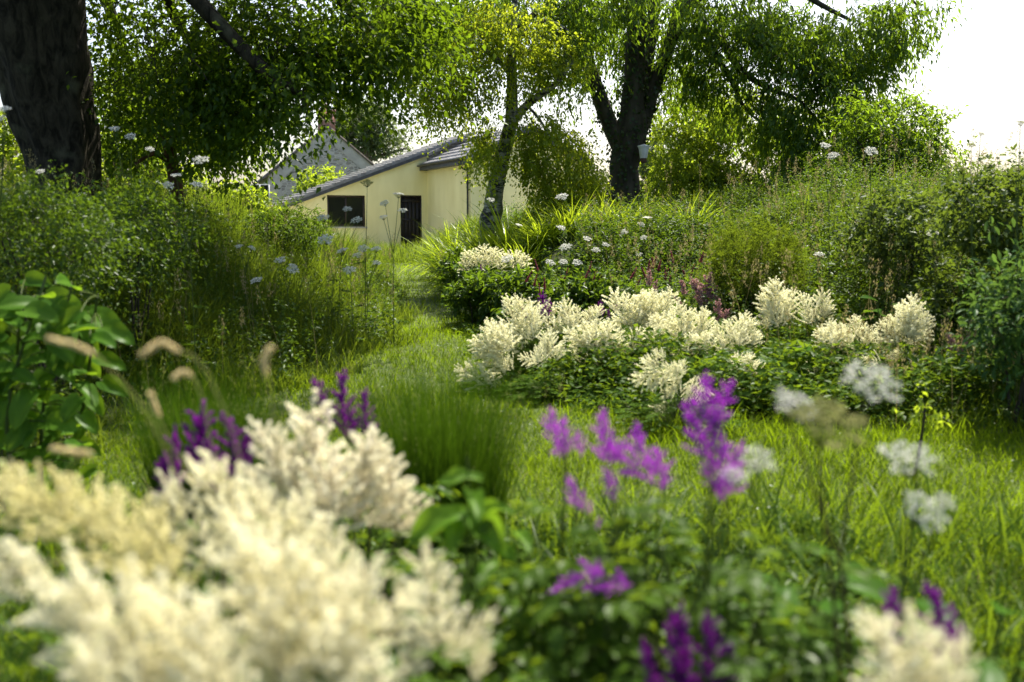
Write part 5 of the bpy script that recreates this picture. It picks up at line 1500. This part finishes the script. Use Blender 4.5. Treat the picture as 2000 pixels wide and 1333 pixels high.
# rush tussocks in the lawn
for (lb, px, D, h, n, spread) in (('dark green rush tussock behind the ivory pink flower', 862, 4.1, .98, 3000, .15), ('dark green rush tussock behind the dark purple spires', 405, 4.5, .86, 2400, .19)):
    c = P(px, 900, D); c[2] = float(ground(c[0], c[1]))
    rt = empty('rush_tussock', c, lb, 'tussock', 'rush tussocks')
    mb = MB()
    a = rng.uniform(0, 6.28, n); rr = rng.uniform(0, .16, n) ** .8
    base = c + np.stack((np.cos(a) * rr, np.sin(a) * rr, np.zeros(n)), -1)
    a2 = a + rng.normal(0, .5, n)
    tip = blades(mb, base, h * rng.uniform(.6, 1.12, n), rng.uniform(.0022, .0042, n), a2, np.abs(rng.normal(0, spread * .6, n)), rng.uniform(0, .55, n), rng.uniform(0, 1, n), 5)
    mb.build('blades', M['rush'], rt)
    mb = MB(); k = 60
    for j in range(12):
        q = tip[:k] + np.stack((rng.normal(0, .008, k), rng.normal(0, .008, k), rng.uniform(-.22, -.02, k)), -1)
        inst(mb, LEAF4[0], LEAF4[1], q, frames(norm(np.array((0, 0, 1.)) + .4 * rdir(k)), rdir(k)), np.stack((np.full(k, .003), np.full(k, .013), np.full(k, .01)), -1), rng.uniform(0, 1, k))
    tag(mb.build('seed_heads', M['olive'], rt), None, kind='stuff')

# broad leaved seedling in front of the big tussock
c = P(920, 1010, 2.35); c[2] = float(ground(c[0], c[1]))
bp = empty('broad_leaved_seedling', c, 'fresh green plant with a few broad wavy leaves before the rush tussock', 'leafy plant')
lv = MB(); st = MB()
top = P(912, 890, 2.35); tube(st, curve3(c, (c + top) / 2 + np.array((.04, 0, 0)), top, 8), np.linspace(.005, .003, 8), 6)
for (x0, y0, x1, y1, s) in ((938, 935, 862, 928, 1), (905, 1000, 800, 1035, 1.1), (912, 1000, 990, 1070, 1.15), (925, 1000, 1000, 985, .8), (890, 1005, 880, 1070, 1.0), (985, 1065, 1000, 1090, .9), (1005, 1040, 1035, 1060, .8), (970, 1100, 930, 1130, .9), (915, 960, 935, 990, .8)):
    a = P(x0, y0, 2.35); b = P(x1, y1, 2.27 + random.uniform(-.05, .05)); L = np.linalg.norm(b - a)
    inst(lv, WAVY[0], WAVY[1], np.array([a]), frames(np.array([b - a]), np.array([(random.gauss(0, .2), -.45, .9)])), np.array([[L * .55 * s, L * 1.05, L]]), .7, tt=rib(WAVY[0]))
    tube(st, curve3(c + (a - c) * (.6, .6, .35), (c + a) / 2 + np.array((0, 0, .1)), a, 6), .0025, 4, cap=False)
lv.build('leaves', M['fresh'], bp, smooth_shade=True); st.build('stem', M['stem'], bp)

# nodding grass stalks close to the camera
GS = 'nodding grass stalks close to the camera'
for (lb, path, head, D) in (
    ('tall straw grass stalk nodding over the dark rushes', [(445, 1010), (420, 900), (395, 780), (375, 735), (352, 728)], [(375, 735), (362, 728), (348, 735)], 1.9),
    ('blurred straw seed head arching beside the heart shaped leaves', [(520, 1150), (470, 900), (400, 720), (355, 688), (350, 695)], [(352, 690), (320, 672), (284, 688)], 1.75),
    ('single short straw seed head standing upright over the left lawn', [(560, 1150), (545, 900), (525, 745)], [(520, 735), (516, 710), (526, 686)], 1.8),
    ('thin straw seed head lying over the heart shaped leaves', [(360, 1100), (310, 850), (200, 705), (182, 692)], [(186, 694), (150, 676), (105, 664)], 1.75),
    ('bent straw grass stalk over the leftmost cream plumes', [(110, 1010), (118, 950), (150, 895), (182, 886)], [(182, 888), (150, 884), (112, 878)], 1.7),
    ('thin grass stalk crossing in front of the dark purple spires', [(430, 1020), (370, 930), (330, 860), (300, 790)], [(312, 815), (304, 798), (296, 775)], 2.0)):
    c = P(path[0][0], path[0][1], D); c[2] = float(ground(c[0], c[1]))
    gr = empty('grass_stalk', c, lb, 'grass stalk', GS)
    mb = MB(); q = spline([c] + [P(x, y, D) for x, y in path], .03)
    tube(mb, q, np.linspace(.0022, .0011, len(q)), 5); mb.build('stem', M['olive'], gr)
    mb = MB(); h = spline([P(x, y, D) for x, y in head], .004); n = 420
    i = rng.integers(0, len(h), n); t = i / len(h); r_ = .0052 * np.sin(np.pi * np.clip(t * .9 + .07, 0, 1)) ** .6
    hp_ = h[i] + rdir(n) * (r_ * rng.uniform(.3, 1, n))[:, None]
    inst(mb, LEAF4[0], LEAF4[1], hp_, frames(norm(h[np.minimum(i + 3, len(h) - 1)] - h[np.maximum(i - 3, 0)] + rdir(n) * .006), rdir(n)), np.stack((np.full(n, .004), np.full(n, .012), np.full(n, .006)), -1), rng.uniform(0, 1, n))
    mb.build('seed_head', M['seed'], gr)

# taller grass and leaves of the sunny long lawn at the right, and dock leaves in the bed
mb = MB()
p = scatter(15000, .9, 5, 3.0, 8.2, lambda x, y: in_view(x, y) & (wob(x, y, 1.4, 4) > .25)); m = len(p)
blades(mb, p, rng.uniform(.08, .27, m) * (.6 + .6 * wob(p[:, 0], p[:, 1], 2.4)), rng.uniform(.003, .0065, m), rng.uniform(0, 6.28, m), rng.uniform(.05, .6, m), rng.uniform(.2, 1.4, m), rng.uniform(.3, 1, m), 3)
tag(mb.build('meadow_grass', M['lawn']), 'taller sunlit grass on the right side of the lawn', 'grass', kind='stuff')
for (lb, px, py, D) in (('broad dock leaves in the gap of the bed left of the stout cream plume', 1545, 695, 8.2), ('broad dock leaves beside the big round cream astilbe', 1735, 600, 9.0),
                        ('broad dark dock leaves under the mauve flowers in front', 1560, 1150, 2.4), ('dark dock leaves in the bottom corner beside the purple spires', 1930, 1240, 2.2)):
    c = P(px, py + 60, D); c[2] = float(ground(c[0], c[1]))
    dk = empty('dock', c, lb, 'dock', 'docks')
    mb = MB(); sm = MB(); k = 9
    for i in range(k):
        a = i * 2.4; e = P(px, py, D) + np.array((math.cos(a) * .12, math.sin(a) * .12, random.uniform(-.12, .06)))
        e[2] = max(e[2], c[2] + .12)
        tube(sm, curve3(c, c * .5 + e * .5 + np.array((0, 0, .08)), e, 6), .004, 4, cap=False)
        inst(mb, OVAL[0], OVAL[1], np.array([e]), frames(np.array([(math.cos(a), math.sin(a), random.uniform(-.2, .5))]), np.array([(0, -.3, 1.)])), np.array([random.uniform(.10, .17) * (1.5 if D > 5 else 1)]), random.uniform(.0, .5))
    mb.build('leaves', M['bigleaf'], dk, smooth_shade=True); sm.build('stems', M['stem'], dk)
